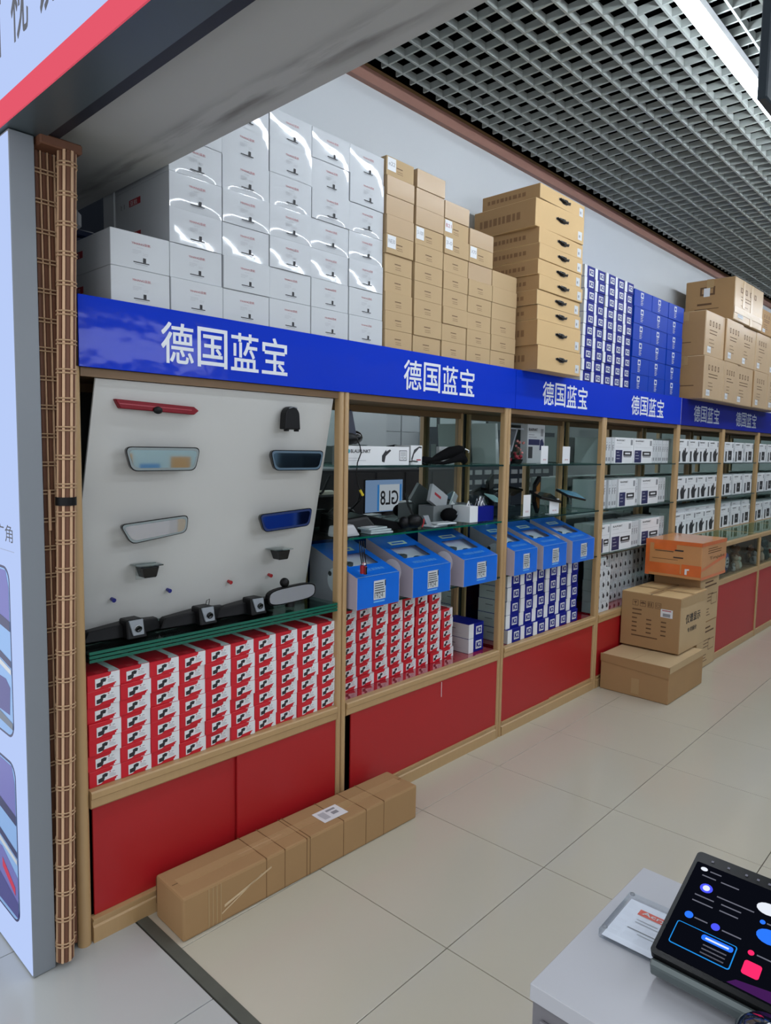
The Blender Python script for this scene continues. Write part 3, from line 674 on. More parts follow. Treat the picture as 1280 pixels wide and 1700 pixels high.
# ================= GOODS INSIDE THE CABINETS =================
def red_box(w=.1035, d=.2, h=.0515):
    o = put('red_white_box', mesh(G().box(0, w, 0, d, 0, h, redb), .001)); tag(o, 'x', 'box')
    g = G(); O = (0, 0, 0)
    g.poly([(x*w, -.0007, z*h) for x, z in ((.80, 0.01), (1.0, .01), (1.0, .985), (.73, .985), (.72, .84), (.64, .72), (.84, .3), (.84, .14), (.80, .12))], white)
    g.poly([(x*w, -.0010, z*h) for x, z in ((.23, .10), (.36, .12), (.46, .24), (.86, .30), (.86, .78), (.23, .72))], white)
    put('white_patch', g, o)
    g = G(); g.poly([(x*w, -.0014, z*h) for x, z in ((.27, .18), (.44, .20), (.48, .44), (.40, .48), (.27, .43))], ink); g.poly([(x*w, -.0014, z*h) for x, z in ((.39, .45), (.55, .46), (.58, .64), (.5, .70), (.40, .64))], ink)
    lines(g, O, FX, FZ, w*.62, h*.66, w*.7, 1, .004, .003, inkr, .0014); lines(g, O, FX, FZ, w*.72, h*.66, w*.84, 1, .004, .002, inkg, .0014)
    lines(g, O, FX, FZ, w*.62, h*.56, w*.84, 3, h*.08, .0012, inkg, .0014); g.poly([(x*w, -.0014, z*h) for x, z in ((.46, .15), (.88, .25), (.88, .32), (.46, .22))], redb)
    put('camera_print', g, o)
    g = G(); g.poly([(x*w, y*d, h+.0006) for x, y in ((.66, 0), (1, 0), (1, 1), (.8, 1), (.78, .12), (.7, .09))], white); lines(g, (0, 0, h), FX, (0, 1, 0), w*.3, d*.12, w*.55, 3, .008, .002, M('pink_ink', (232, 120, 120), .5), .0006)
    put('top_print', g, o)
    return Kind(o)
RB = red_box()
for c in range(10):
    for r in range(7):
        RB.at((.020+.1045*c+J(.0012), .022+J(.005), .4975+.0517*r), 'red and white camera box under the mirror board, %s in the %s stack' % (rowword(r, 7), colword(c, 10)), J(.012), 'red boxes in the first cabinet')
RB2 = red_box(.1)
for c in range(8):
    n = 7 if c < 7 else 5
    yy = .112 if c < 4 else .118
    for r in range(n):
        x = 1.166+.103*c+J(.0015)+(.003 if r % 5 == 0 else 0)
        o = RB2.at((x, yy+J(.004)-(.010 if r == 0 else 0), .4975+.0517*r), 'red and white box in the second cabinet, %s in the %s stack' % (rowword(r, n), colword(c, 8)), J(.02), 'red boxes in the second cabinet')
        if c > 3: o.scale = (.93, .8, 1)
KD = Kind(k2_box(.134, .19, .0783, .31))
for c in range(6):
    for r in range(5):
        KD.at((2.375+.136*c+J(.002)-(.004 if r == 0 else 0), .045+J(.004)-(.012 if r == 0 else 0), .4975+.079*r), 'K2 box inside the third cabinet, %s in the %s stack' % (rowword(r, 5), colword(c, 6)), 0, 'navy K2 boxes in the third cabinet')
for r in range(2):
    KD.at((2.062, .07, .4975+.079*r), 'navy and white K2 box right of the red boxes, %s of two' % ['lower', 'upper'][r], 0, 'pair of K2 boxes')
# small earphone boxes
o = put('small_white_box', mesh(G().box(0, .064, 0, .1, 0, .073, offw), .001)); tag(o, 'x', 'box')
g = G(); g.lathe([(.0001, 0), (.0135, .0002)], ink, (.034, -.0012, .034), 10, Matrix.Rotation(math.pi/2, 4, 'X')); g.lathe([(.0001, 0), (.008, .0003)], ink, (.029, -.0013, .048), 8, Matrix.Rotation(math.pi/2, 4, 'X')); lines(g, (0, 0, 0), FX, FZ, .01, .063, .03, 1, .01, .003, inkg); lines(g, (0, 0, 0), FX, FZ, .01, .012, .04, 2, .005, .0015, inkl)
put('printed_label', g, o); SB = Kind(o)
for c in range(3):
    for r in range(5):
        if (r, c) == (4, 2): continue
        SB.at((3.425+.066*c, .03+J(.003), .4975+.0742*r), 'small white box in the front group, %s in the %s stack' % (rowword(r, 5), colword(c, 3)), 0, 'small white boxes, front stacks')
for c in range(12):
    for r in range(5):
        SB.at((3.67+.075*c, .13+J(.003), .4975+.0742*r), 'small white box in the set-back group, %s in the %s stack' % (rowword(r, 5), colword(c, 12)), 0, 'small white boxes, rear stacks')
# ---- medium white retail boxes, shown face on or edge on ----
def face_box(w, h, kind, d=.06):
    o = put('white_retail_box', mesh(G().box(0, w, 0, d, 0, h, white if kind else offw), .001)); tag(o, 'x', 'box')
    g = G(); O = (0, 0, 0)
    bold(g, 'BLAUPUNKT', (w*.08, 0, h*.86), FX, FZ, w*.44, h*.06, ink, .06); lines(g, O, FX, FZ, w*.08, h*.78, w*.5, 1, .01, .0025, inkl); g.rect(O, FX, FZ, w*.84, h*.72, w*.95, h*.93, inkg, .0006); g.rect(O, FX, FZ, w*.06, h*.63, w*.94, h*.637, inkl, .0006)
    put('lettering', g, o)
    g = G()
    if kind == 1:
        g.rect(O, FX, FZ, w*.05, h*.03, w*.4, h*.52, navy, .0006); lines(g, O, FX, FZ, w*.1, h*.42, w*.28, 3, h*.12, .004, inkl, .001); g.rect(O, FX, FZ, w*.46, h*.3, w*.92, h*.48, ink, .0006); g.rect(O, FX, FZ, w*.55, h*.36, w*.83, h*.42, white, .001); g.rect(O, FX, FZ, w*.48, h*.24, w*.9, h*.29, inkg, .0006)
    elif kind == 2:
        g.rect(O, FX, FZ, w*.1, h*.05, w*.26, h*.5, darkg, .0006); g.poly([(w*x, -.0008, h*z) for x, z in ((.5, .06), (.78, .06), (.8, .3), (.92, .42), (.88, .5), (.76, .42), (.74, .62), (.66, .64), (.62, .5), (.55, .58), (.5, .5), (.42, .4), (.42, .3))], ink)
    elif kind == 3:
        g.rect(O, FX, FZ, w*.08, h*.05, w*.24, h*.55, darkg, .0006); g.rect(O, FX, FZ, w*.4, h*.12, w*.82, h*.58, ink, .0006); g.rect(O, FX, FZ, w*.52, h*.3, w*.66, h*.38, inkg, .001)
    put('product_print', g, o)
    return Kind(o)
def spine_box(h, w=.042, d=.2):
    o = put('upright_thin_box', mesh(G().box(0, w-.002, 0, d, 0, h, offw), .001)); tag(o, 'x', 'box')
    g = G(); lines(g, (0, 0, 0), FX, FZ, .01, h*.8, .03, 3, h*.1, .004, inkg); g.rect((0, 0, 0), FX, FZ, .008, h*.1, .03, h*.24, inkg, .0006); g.rect((0, 0, 0), FX, FZ, .008, h*.5, .014, h*.72, ink, .0006)
    put('printed_label', g, o); return Kind(o)
XORD = ['thirteenth', 'fourteenth', 'fifteenth', 'sixteenth', 'seventeenth', 'eighteenth', 'nineteenth', 'twentieth', 'twenty-first', 'twenty-second']
SH = ['top', 'middle', 'lower']
def row(cab, z, h, segs, si, kindno, y=.03):
    fk = {}; sp = spine_box(h-.004) if any(s_[2] != 'f' for s_ in segs) else None
    nf = 0; ns = 0; tot = sum(1 for s in segs if s[2] == 'f')
    for (x0, x1, t) in segs:
        if t == 'f':
            w = round(x1-x0-.004, 3)
            if w not in fk: fk[w] = face_box(w, h, kindno)
            for q in range(3):
                lab = '%s outward-facing white retail box on the %s shelf, %s cabinet' % (ORD[nf], SH[si], cab)
                if q: lab = 'white box %s behind the %s outward-facing one, %s shelf, %s cabinet' % (['', 'directly', 'two places'][q], ORD[nf], SH[si], cab)
                if q and kindno == 0: continue
                fk[w].at((x0+J(.001), y+J(.003)+.0625*q, z), lab, 0, 'white retail boxes on the %s shelf of the %s cabinet' % (SH[si], cab))
            nf += 1
        else:
            n = max(1, int((x1-x0)/.042))
            for i in range(n):
                ns += 1
                sp.at((x0+.042*i+.0005, y+.004+J(.004)+(.03 if t == 'S' else 0), z), '%s thin edge-on white box from the left, %s shelf, %s cabinet' % (ORD[ns-1] if ns < 13 else XORD[ns-13], SH[si], cab), 0, 'edge-on boxes on the %s shelf of the %s cabinet' % (SH[si], cab))
row('fourth', 1.501, .176, [(3.425, 3.51, 's'), (3.515, 3.6, 's'), (3.603, 3.897, 'f'), (3.9, 4.225, 'f'), (4.23, 4.61, 'S')], 0, 1)
row('fourth', 1.201, .193, [(3.425, 3.536, 's'), (3.54, 3.69, 's'), (3.692, 3.968, 'f'), (3.97, 4.053, 's'), (4.056, 4.37, 'f'), (4.375, 4.61, 'S')], 1, 1)
row('fourth', .901, .19, [(3.43, 3.59, 'f'), (3.6, 3.93, 'f'), (3.932, 4.09, 's'), (4.095, 4.43, 'f'), (4.435, 4.61, 'S')], 2, 1)
x5 = [(4.71+.238*i, 4.71+.238*(i+1), 'f') for i in range(4)]
for si, z in enumerate((1.501, 1.201, .9045)): row('fifth', z, .19, x5, si, 2)
for ci, nm in ((5, 'sixth'), (6, 'seventh'), (7, 'eighth')):
    x0 = XS[ci]+.035
    seg = [(x0, x0+.085, 's'), (x0+.088, x0+.33, 'f'), (x0+.334, x0+.39, 's'), (x0+.393, x0+.64, 'f'), (x0+.644, x0+.7, 's'), (x0+.703, x0+.95, 'f')]
    for si, z in enumerate((1.501, 1.201, .9045)): row(nm, z, .187, seg, si, 3)
# flat boxes lying on top of the lower rows (fifth, sixth)
LB = put('flat_white_box', mesh(G().box(0, .235, 0, .2, 0, .04, offw), .001)); tag(LB, 'x', 'box'); g = G(); text(g, 'BLAUPUNKT', (.02, 0, .014), FX, FZ, .07, .010, ink); put('lettering', g, LB); LB = Kind(LB)
for i in range(4):
    LB.at((4.715+.238*i, .036, 1.094+.0005), 'flat white box lying on the lower row of the fifth cabinet, %s from the left' % ORD[i], 0, 'flat boxes on the lower row, fifth cabinet')
for i in range(3):
    LB.at((5.86+.29*i, .035, 1.0925), 'flat white box lying on the lower row of the sixth cabinet, %s from the left' % ORD[i], 0, 'flat boxes on the lower row, sixth cabinet')
# ---- blue display boxes with windows ----
def display_box(w):
    o = empty('blue_display_box', (0, 0, 0)); tag(o, 'x', 'box')
    f, bk, h0, h1, d = .0, 0, .135, .245, .30
    # side walls with round hole shown as a pale disc
    for s, nm in ((0, 'side_panel'), (w-.002, 'side_panel')):
        put(nm, G().prism([(s, 0, 0), (s, d, 0), (s, d, h1), (s, .0, h0)], (.002, 0, 0), M('lilac_card', (178, 170, 184), .5)), o)
    g = G().box(.002, w-.002, 0, .002, 0.001, h0-.001, cyanb).box(.002, w-.002, d-.002, d, 0.001, h1-.001, cyanb).box(.002, w-.002, .002, d-.002, 0, .002, offw)
    bb_ = put('box_body', g, o)
    # sloping top as a frame around the window
    n = Vector((0, -(h1-h0), d)).normalized(); V = Vector((0, d, h1-h0)); L = V.length; V.normalize(); O = Vector((0, 0, h0))
    g = G()
    def q(u0, v0, u1, v1, mt, nn=0): g.rect(O, FX, V, u0*w, v0*L, u1*w, v1*L, mt, nn)
    for a in ((0, 0, 1, .30), (0, .62, 1, 1), (0, .30, .16, .62), (.84, .30, 1, .62)): q(*a, cyanb)
    tp_ = put('top_panel', g, o)
    g = G(); q(.15, .29, .85, .63, glassm, -.001); put('window_film', g, tp_)
    g = G(); q(.3, .70, .72, .80, M('pale_print', (196, 214, 190), .5), .0006); q(.36, .73, .66, .77, cyanb, .001)
    text(g, '德国蓝宝 高清影像', O+V*(.13*L)+Vector((w*.2, 0, 0)), FX, V, w*.6, L*.06, M('light_blue_ink', (110, 180, 235), .4), .0008); q(0, .0, 1, .012, M('pale_blue_edge', (120, 170, 230), .4), .0009)
    put('top_lettering', g, tp_)
    g = G(); g.rect((0, 0, 0), FX, FZ, w*.38, .03, w*.66, .112, M('emblem_grey', (196, 202, 204), .4), .0008)
    for i in range(5): g.rect((0, 0, 0), FX, FZ, w*.40, .098-.010*i, w*(.6+.01*i), .102-.010*i, darkg, .0012)
    text(g, '1924', (w*.40, 0, .036), FX, FZ, w*.2, .022, darkg, .0013); g.rect((0, 0, 0), FX, FZ, w*.635, .085, w*.66, .11, ink, .0013); g.rect((0, 0, 0), FX, FZ, w*.38, .018, w*.64, .024, MT['light_blue_ink'], .0008)
    put('emblem', g, bb_)
    g = G(); Mx = Matrix.Rotation(-math.pi/2, 4, 'Y')
    g.lathe([(.0001, 0), (.056, .0005)], M('lilac_disc', (232, 228, 240), .35), (-.0008, .125, .110), 20, Mx); put('side_disc', g, o)
    g = G(); g.lathe([(.0001, 0), (.011, .0005)], ink, (-.0018, .165, .135), 12, Mx); put('hook_hole', g, o)
    g = G(); g.ball((w*.62, .12, .138), .034, M('lens_grey', (110, 128, 138), .15, .6), 14, (1, 1, .8)); g.lathe([(.03, 0), (.03, .03), (.012, .034)], darkg, (w*.35, .16, .142), 12)
    put('camera_unit', g, o)
    g = G().hexa([(.006, .01, .112), (w-.006, .01, .112), (w-.006, d-.01, .215), (.006, d-.01, .215), (.006, .01, .114), (w-.006, .01, .114), (w-.006, d-.01, .217), (.006, d-.01, .217)], M('lilac_disc', (226, 222, 234), .35)); put('inner_tray', g, o)
    return o
dd = [(1.118, .262), (1.47, .276), (1.852, .288), (2.302, .235), (2.600, .270), (2.936, .285)]
nm = ['first from the left, seen behind the twin posts', 'second from the left', 'third from the left', 'fourth from the left, just right of the second divider', 'fifth from the left', 'sixth from the left']
for i, (x, wdt) in enumerate(dd):
    o = display_box(wdt); o.location = (x, -.042+.0, .9012); o['label'] = 'blue sloped display box with window, %s' % nm[i]; o['group'] = 'blue display boxes'

# ---- tilted display board and mirrors ----
bd = empty('display_board', (.06, .02, 1.79), 'tilted off-white display board filling the first cabinet', 'board')
BN = Vector((0, -.978, -.207)); BV = Vector((0, -.207, .978)); BU = Vector((1, 0, 0))
def BP(x, z, off=0):   # point on the board at world x, height z, lifted by off
    t = (1.79-z)/.85; return Vector((x, .02+.18*t, z))+BN*off
g = G(); Q = [BP(.036, .952)-Vector(bd.location), BP(1.036, .952)-Vector(bd.location), BP(1.036, 1.770)-Vector(bd.location), BP(.066, 1.770)-Vector(bd.location)]
g.prism(Q, -BN*.008, board); put('panel', mesh(g, .001), bd)
def rview(label, x0, x1, z1, z0, shape, ringm, glm, off=.05, rot=0):
    c = BP((x0+x1)/2, (z0+z1)/2, off); e = empty('rearview_mirror', c, label, 'mirror', 'mirrors on the display board')
    w = x1-x0; h = z1-z0
    U = Vector((1, -.0, 0)); V = Vector((0, -.03, .99)).normalized(); N = U.cross(V)
    R = Matrix.Rotation(rot, 3, N); U = R @ U; V = R @ V
    def outline(s, k):
        pts = []
        b = {'trap': [(-.5, .5), (.5, .5), (.43, -.5), (-.42, -.5)], 'bow': [(-.5, .42), (.5, .5), (.46, -.30), (-.36, -.5)]}[shape]
        n = 5; r = .16*s
        for i in range(4):
            p = Vector((b[i][0]*w*1, b[i][1]*h, 0)); pv = Vector((b[i-1][0]*w, b[i-1][1]*h, 0)); nx = Vector((b[(i+1) % 4][0]*w, b[(i+1) % 4][1]*h, 0))
            rr_ = h*.28; a = p+(pv-p).normalized()*rr_; c2 = p+(nx-p).normalized()*rr_
            for j in range(n+1):
                t = j/n; pts.append(a*(1-t)**2+p*2*t*(1-t)+c2*t*t)
        out = []
        for p in pts:
            f = max(0, p.length); out.append(Vector((p.x*(1-2*k/w*1.0) if w else 0, p.y*(1-2*k/h), 0)))
        return out[::-1]
    def P3(pts, n): return [U*p.x+V*p.y+N*n for p in pts]
    fr, md, bk = P3(outline(1, .0), .0), P3(outline(1, .0015), -.014), P3(outline(1, .012), -.03)
    n = len(fr); g = G(); g.add(fr+md+bk, [(i, n+i, n+(i+1) % n, (i+1) % n) for i in range(n)]+[(n+i, 2*n+i, 2*n+(i+1) % n, n+(i+1) % n) for i in range(n)], blackg, True); g.poly(bk[::-1], blackg); g.poly(fr, blackg)
    put('housing', g, e)
    put('glass_rim', G().poly(P3(outline(1, .003), .0008), ringm), e); put('mirror_glass', G().poly(P3(outline(1, .011), .0014), glm), e)
    g = G(); g.tube([N*-.03, N*(-.03)-Vector((0, 0, .006)), BN*-(off-.002)], [.012, .010, .016], black, 8); put('mount', g, e)
    return e
rimg = M('rim_grey', (132, 142, 142), .3)
rview('wide mirror with pale frame, upper left on the tilted board', .155, .425, 1.577, 1.498, 'trap', rimg, mirror('mirror_cyan', (196, 222, 222), .04))
rview('dim blue-grey mirror, upper right on the tilted board', .722, .988, 1.572, 1.494, 'trap', M('rim_blue', (86, 108, 124), .3), mirror('mirror_slate', (112, 140, 160), .06))
rview('bowed bright mirror with grey frame, lower left on the tilted board', .16, .41, 1.338, 1.262, 'bow', rimg, mirror('mirror_bright', (226, 228, 230), .03), rot=.05)
rview('mirror tinted deep blue for its reflection, lower right on the tilted board', .71, .975, 1.334, 1.262, 'trap', M('rim_navy', (34, 52, 100), .3), mirror('mirror_blue_reflection', (70, 104, 196), .05), rot=.05)  # blue reflection in this mirror is put into the glass tint
# red brake light strip
e = empty('brake_light', BP(.26, 1.70, .02), 'long dark red third brake light near the top of the board', 'lamp')
rl = M('red_lens', (120, 8, 26), .35, spec=.2)
g = G().prism([(-.135, -.0, .016), (.14, -.0, .006), (.158, .0, -.006), (.14, .0, -.02), (-.118, .0, -.012)], (0, .022, 0), rl); put('lens', mesh(g, .002), e)
g = G().prism([(-.125, -.001, .004), (.13, -.001, -.004), (.13, -.001, -.007), (-.12, -.001, .001)], (0, .001, 0), M('red_lens_light', (160, 40, 54), .3)); put('lens_rib', g, e)
g = G(); g.ball((.005, -.003, -.012), .012, black, 10, (1.4, .8, 1)); put('camera_eye', g, e)
e = empty('dash_camera', BP(.805, 1.682, .012), 'small black dome camera, top right on the tilted board', 'camera')
g = G(); pts = [(.042*math.cos(a)*.8, 0, .01+.036*math.sin(a)) for a in [math.pi*i/10 for i in range(11)]]+[(-.037, 0, -.04), (.037, 0, -.04)]
g.prism(pts, (0, -.035, 0), black); put('shell', mesh(g, .004, 2), e)
put('top_trim', G().tube([(-.02, -.037, .038), (0, -.038, .044), (.018, -.037, .04)], .0022, steel, 6), e)
for s in (-.026, .022): put('foot', mesh(G().box(s, s+.012, -.03, -.012, -.047, -.04, black), .001), e)
for (x, z, l) in ((.265, 1.15, 'lower left'), (.83, 1.152, 'lower right')):
    e = empty('parking_camera', BP(x, z, .0), 'black parking camera on a clear acrylic plate, %s on the tilted board' % l, 'camera', 'acrylic mounted cameras')
    put('acrylic_plate', mesh(G().box(-.03, .045, -.034, -.031, -.03, .022, acry), .0006), e) if l == 'lower left' else None
    put('acrylic_shelf', mesh(G().box(-.035, .05, -.075, .02, .016, .020, acry), .0006), e)
    g = G().hexa([(-.018, -.07, -.022), (.028, -.07, -.022), (.028, -.03, -.022), (-.018, -.03, -.022), (-.026, -.075, .015), (.036, -.075, .015), (.036, -.02, .015), (-.026, -.02, .015)], blackg); put('camera_body', mesh(g, .003), e)
for (x, z, c_, l) in ((.175, 1.056, 'blue', 'leftmost'), (.38, 1.06, 'blue', 'second from the left'), (.637, 1.057, 'red', 'third from the left'), (.828, 1.06, 'red', 'rightmost')):
    o = put('cap_pin', G().tube([(0, .003, 0), (.0, -.016, -.003)], [.006, .0075], M('pin_'+c_, (36, 40, 120) if c_ == 'blue' else (160, 40, 44), .35), 10), None, BP(x, z, .004)); tag(o, 'small %s cap pin on the tilted board, %s of four' % (c_, l), 'pin', 'cap pins on the board')
# bumper cameras on the thick glass shelf
zt = .9395
for i, (x, w0, l) in enumerate(((.2, .26, 'left'), (.47, .24, 'middle'), (.69, .2, 'right'))):
    e = empty('front_camera', (x, .10, zt), 'black bumper camera with silver lens block on the green glass shelf, %s of three' % l, 'camera', 'cameras on the thick glass shelf')
    g = G().hexa([(-.16, -.005, 0), (.0, -.02, 0), (.0, .06, 0), (-.16, .04, 0), (-.14, .0, .036), (-.0, -.01, .046), (-.0, .045, .046), (-.14, .035, .036)], black)
    g.hexa([(.0, -.02, 0), (.12, .01, 0), (.12, .06, 0), (.0, .06, 0), (.0, -.01, .046), (.11, .014, .04), (.11, .045, .04), (-.0, .045, .046)], black); put('arm', mesh(g, .004), e)
    g = G().hexa([(-.035, -.055, .0), (.035, -.055, .0), (.03, .02, .0), (-.03, .02, .0), (-.03, -.038, .062), (.028, -.038, .062), (.028, .02, .06), (-.028, .02, .06)], black); put('head', mesh(g, .004), e)
    g = G().hexa([(-.016, -.058, .012), (.022, -.058, .012), (.022, -.05, .012), (-.016, -.05, .012), (-.024, -.043, .060), (.026, -.043, .060), (.026, -.037, .060), (-.024, -.037, .060)], steel); lp = put('lens_plate', mesh(g, .0015), e)
    Mx = Matrix.Rotation(math.pi/2+.25, 4, 'X'); g = G(); g.lathe([(.011, 0), (.011, .006), (.008, .007), (.007, .003), (.0001, .003)], blackg, (.003, -.052, .033), 14, Mx); g.lathe([(.0125, 0), (.0125, .003)], white if i == 0 else darkg, (.003, -.052, .033), 14, Mx); put('lens', g, lp)
    g = G(); g.tube([(.02, .0, .06), (.024, .0, .075), (.036, .0, .078), (.04, .01, .06), (.05, .03, .03)], .0014, black, 6); put('cable', g, e) if i == 1 else None
e = empty('stand_mirror', (.862, .05, zt), 'small rear-view mirror on a stand at the right end of the green glass shelf', 'mirror')
g = G(); pts = []
for i in range(24):
    a = 2*math.pi*i/24; pts.append((.112*math.copysign(abs(math.cos(a))**.55, math.cos(a)), 0, .034*math.copysign(abs(math.sin(a))**.6, math.sin(a))))
def rotp(p, n=0): return (p[0]*.995-.01, p[0]*-.09+n, p[2]+.055+p[0]*.06)
g.prism([rotp(p) for p in pts][::-1], (0, .02, 0), black); put('housing', g, e)
put('mirror_glass', G().poly([rotp((p[0]*.95, 0, p[2]*.86), -.0012) for p in pts], mirror('mirror_plain', (208, 214, 222), .02)), e)
g = G(); g.tube([(0, .03, .0), (.0, .03, .05)], [.02, .012], black, 8); g.ball((-.035, .02, .102), .019, black, 12); put('stand', g, e)
# ================= SECOND CABINET, TOP AND MIDDLE SHELVES =================
zt = 1.501
o = put('long_white_box', mesh(G().box(0, .392, 0, .09, 0, .082, white), .0012), None, (1.118, .03, zt)); tag(o, 'long white box lettered BLAUPUNKT on the top shelf of the second cabinet', 'box')
g = G(); bold(g, 'BLAUPUNKT', (.022, 0, .053), FX, FZ, .118, .014, ink, .05); g.lathe([(.0001, 0), (.009, .0003)], teal, (.01, -.0008, .06), 14, Matrix.Rotation(math.pi/2, 4, 'X')); lines(g, (0, 0, 0), FX, FZ, .01, .03, .12, 2, .01, .002, inkl); put('lettering', g, o)
g = G(); g.poly([(x, -.0008, z) for x, z in ((.212, .016), (.228, .012), (.236, .04), (.27, .064), (.262, .07), (.24, .06), (.238, .068), (.212, .042))], ink); put('device_print', g, o)
g = G(); g.rect((0, 0, 0), FX, FZ, .325, .02, .375, .066, darkg, .0006); g.rect((0, 0, 0), FX, FZ, .328, .023, .372, .063, white, .0009)
for i in range(4): g.rect((0, 0, 0), FX, FZ, .332, .056-.005*i, .368, .0585-.005*i, inkg, .0012)
text(g, '1924', (.333, 0, .026), FX, FZ, .034, .012, darkg, .0012); put('emblem', g, o)
e = empty('black_camera_pile', (1.13, .03, zt+.083), 'jumble of black dash camera gear on top of the long white box', 'camera')
g = G(); g.ball((.03, .04, .03), .04, black, 10, (1.3, .9, .7)); g.ball((.08, .05, .035), .033, blackg, 10, (1.2, .9, .9)); put('body', g, e)
g = G().hexa([(-.0, .02, .04), (.07, .02, .04), (.07, .07, .04), (-.0, .07, .04), (.02, .03, .15), (.05, .03, .15), (.05, .06, .15), (.02, .06, .15)], M('slate_plastic', (34, 40, 58), .35)); put('bracket', mesh(g, .006), e)
o = put('video_cable', G().tube([(.06, .02, .035), (.055, -.01, .0), (.05, -.022, -.03), (.028, -.024, -.07), (.022, -.024, -.12), (.03, -.024, -.16), (.045, -.024, -.185)], .0028, black, 6), None, (1.13, .03, zt+.083)); tag(o, 'thin black cable with yellow plug hanging over the top shelf edge', 'cable')
s = put('plug', G().tube([(.045, -.024, -.185), (.062, -.024, -.208)], [.0055, .006], yellow, 8), o); s['label'] = 'yellow plug'
o = put('angled_white_box', mesh(G().box(0, .07, 0, .12, 0, .09, white), .001), None, (1.555, .06, zt), -.15); tag(o, 'small white box printed with a grey arch beside the long white box', 'box')
g = G(); g.poly([(x, -.0008, z) for x, z in ((.006, .008), (.02, .05), (.05, .078), (.064, .076), (.066, .084), (.05, .086), (.02, .07), (.004, .03))], darkg); g.rect((0, 0, 0), FX, FZ, .035, .02, .062, .026, inkr, .001); put('device_print', g, o)
for (x, y, lab, w_) in ((1.90, .17, 'white card lying behind the cable loom on the top shelf, second cabinet', .13),):
    o = put('white_card_box', mesh(G().box(0, w_, 0, .02, 0, .088, offw), .001), None, (x, y, zt)); tag(o, lab, 'box')
    put('card_print', G().rect((0, 0, 0), FX, FZ, .02, .02, .09, .026, inkg, .0006), o)
e = empty('cable_loom', (1.66, .08, zt), 'black taped wiring loom sprawled along the top shelf of the second cabinet', 'cable')
g = G(); g.tube([(-.05, .0, .012), (.02, .01, .02), (.08, .0, .022), (.15, .02, .035), (.22, .01, .058), (.29, .0, .075), (.32, .0, .08)], [.006, .02, .012, .022, .03, .022, .012], cloth, 8)
g.tube([(.05, .0, .01), (.14, -.02, .008), (.22, -.01, .02), (.3, .0, .04), (.36, .02, .02), (.38, .03, .012)], [.006, .009, .014, .03, .02, .01], cloth, 8); put('loom', g, e)
g = G(); g.tube([(-.15, -.02, .01), (-.1, -.03, .018), (-.03, -.02, .012), (.0, -.02, .004)], .003, black, 6); g.tube([(.31, -.02, .078), (.33, -.03, .07), (.34, -.02, .06)], .003, white, 6); put('cable', g, e)
e = empty('leaning_box', (2.31, .10, zt), 'large white retail box leaning against the divider in the third cabinet, left end', 'box')
g = G().prism([(0, 0, 0), (.03, 0, 0), (.0, 0, .22), (-.02, 0, .22)], (0, .16, 0), offw); put('carton', g, e); g = G(); g.tube([(.1, -.01, .0), (.1, -.01, .03), (.085, -.02, .055)], .006, black, 6); g.ball((.08, -.02, .06), .022, black, 10); put('stand_camera', g, e)
# middle shelf clutter
zm = 1.2012
e = empty('black_bracket', (1.14, .13, zm), 'large black plastic bracket lying on the middle shelf of the second cabinet', 'bracket')
g = G().hexa([(0, -.04, 0), (.26, -.03, 0), (.30, .1, 0), (-.0, .1, 0), (.03, -.02, .06), (.2, -.01, .07), (.18, .09, .085), (.0, .09, .09)], black); put('body', mesh(g, .012, 2), e)
g = G().hexa([(.2, -.01, .0), (.42, -.05, .0), (.46, .0, .0), (.2, .08, .0), (.18, .02, .07), (.40, -.03, .025), (.44, .02, .025), (.18, .08, .085)], cloth); put('arm', mesh(g, .008, 2), e)
g = G(); g.tube([(-.02, .0, .09), (.0, -.01, .11), (.03, .0, .10), (.1, .02, .095)], .012, black, 8); put('strap', g, e)
e = empty('grey_handset', (1.075, .06, zm), 'pale grey rounded handset at the left end of the middle shelf', 'device')
g = G().hexa([(.0, -.03, 0), (.13, -.035, 0), (.14, .03, 0), (.0, .04, 0), (.0, -.02, .045), (.1, -.02, .05), (.12, .02, .048), (.0, .03, .05)], lgrey); put('shell', mesh(g, .012, 2), e)
g = G(); g.lathe([(.009, 0), (.009, .003)], blackg, (.118, -.032, .024), 12, Matrix.Rotation(math.pi/2+.2, 4, 'X')); put('eye', g, e)
for i, (x, y, lab) in enumerate(((1.27, .03, 'lowest of the plastic sleeves'), (1.275, .033, 'second of the plastic sleeves'), (1.265, .036, 'top of the plastic sleeves'))):
    o = put('plastic_sleeve', mesh(G().box(0, .13, 0, .10, 0, .008, M('milky_plastic', (176, 188, 190), .25, coat=.5, bump=.6, bs=30)), .002), None, (x, y, zm+.0088*i), .1*i-.1); tag(o, '%s lying at the front of the middle shelf, second cabinet' % lab, 'sleeve', 'plastic sleeves')
    put('paper_insert', G().box(.02, .09, .02, .07, .0081, .0088, offw), o)
e = empty('camera_module', (1.60, .05, zm), 'black camera with grey lens plate and a red wire on the middle shelf', 'camera')
g = G(); g.ball((.0, .02, .034), .04, black, 12, (1.2, 1, .85)); g.ball((-.05, .04, .028), .03, black, 10); put('body', g, e)
g = G().hexa([(.035, -.03, .02), (.075, -.03, .01), (.078, -.02, .012), (.038, -.02, .022), (.02, -.02, .062), (.058, -.02, .062), (.06, -.01, .062), (.022, -.01, .062)], steel); put('lens_plate', mesh(g, .001), e)
g = G(); g.tube([(.0, -.03, .01), (.004, -.036, .03), (.012, -.03, .048)], .004, M('red_wire', (150, 20, 34), .4), 6); put('red_wire', g, e)
g = G(); g.tube([(.02, .1, .16), (.022, .08, .1), (.01, .04, .06)], .003, black, 6); g.tube([(.035, .1, .15), (.03, .08, .1), (.02, .04, .06)], .003, black, 6); put('cable', g, e)
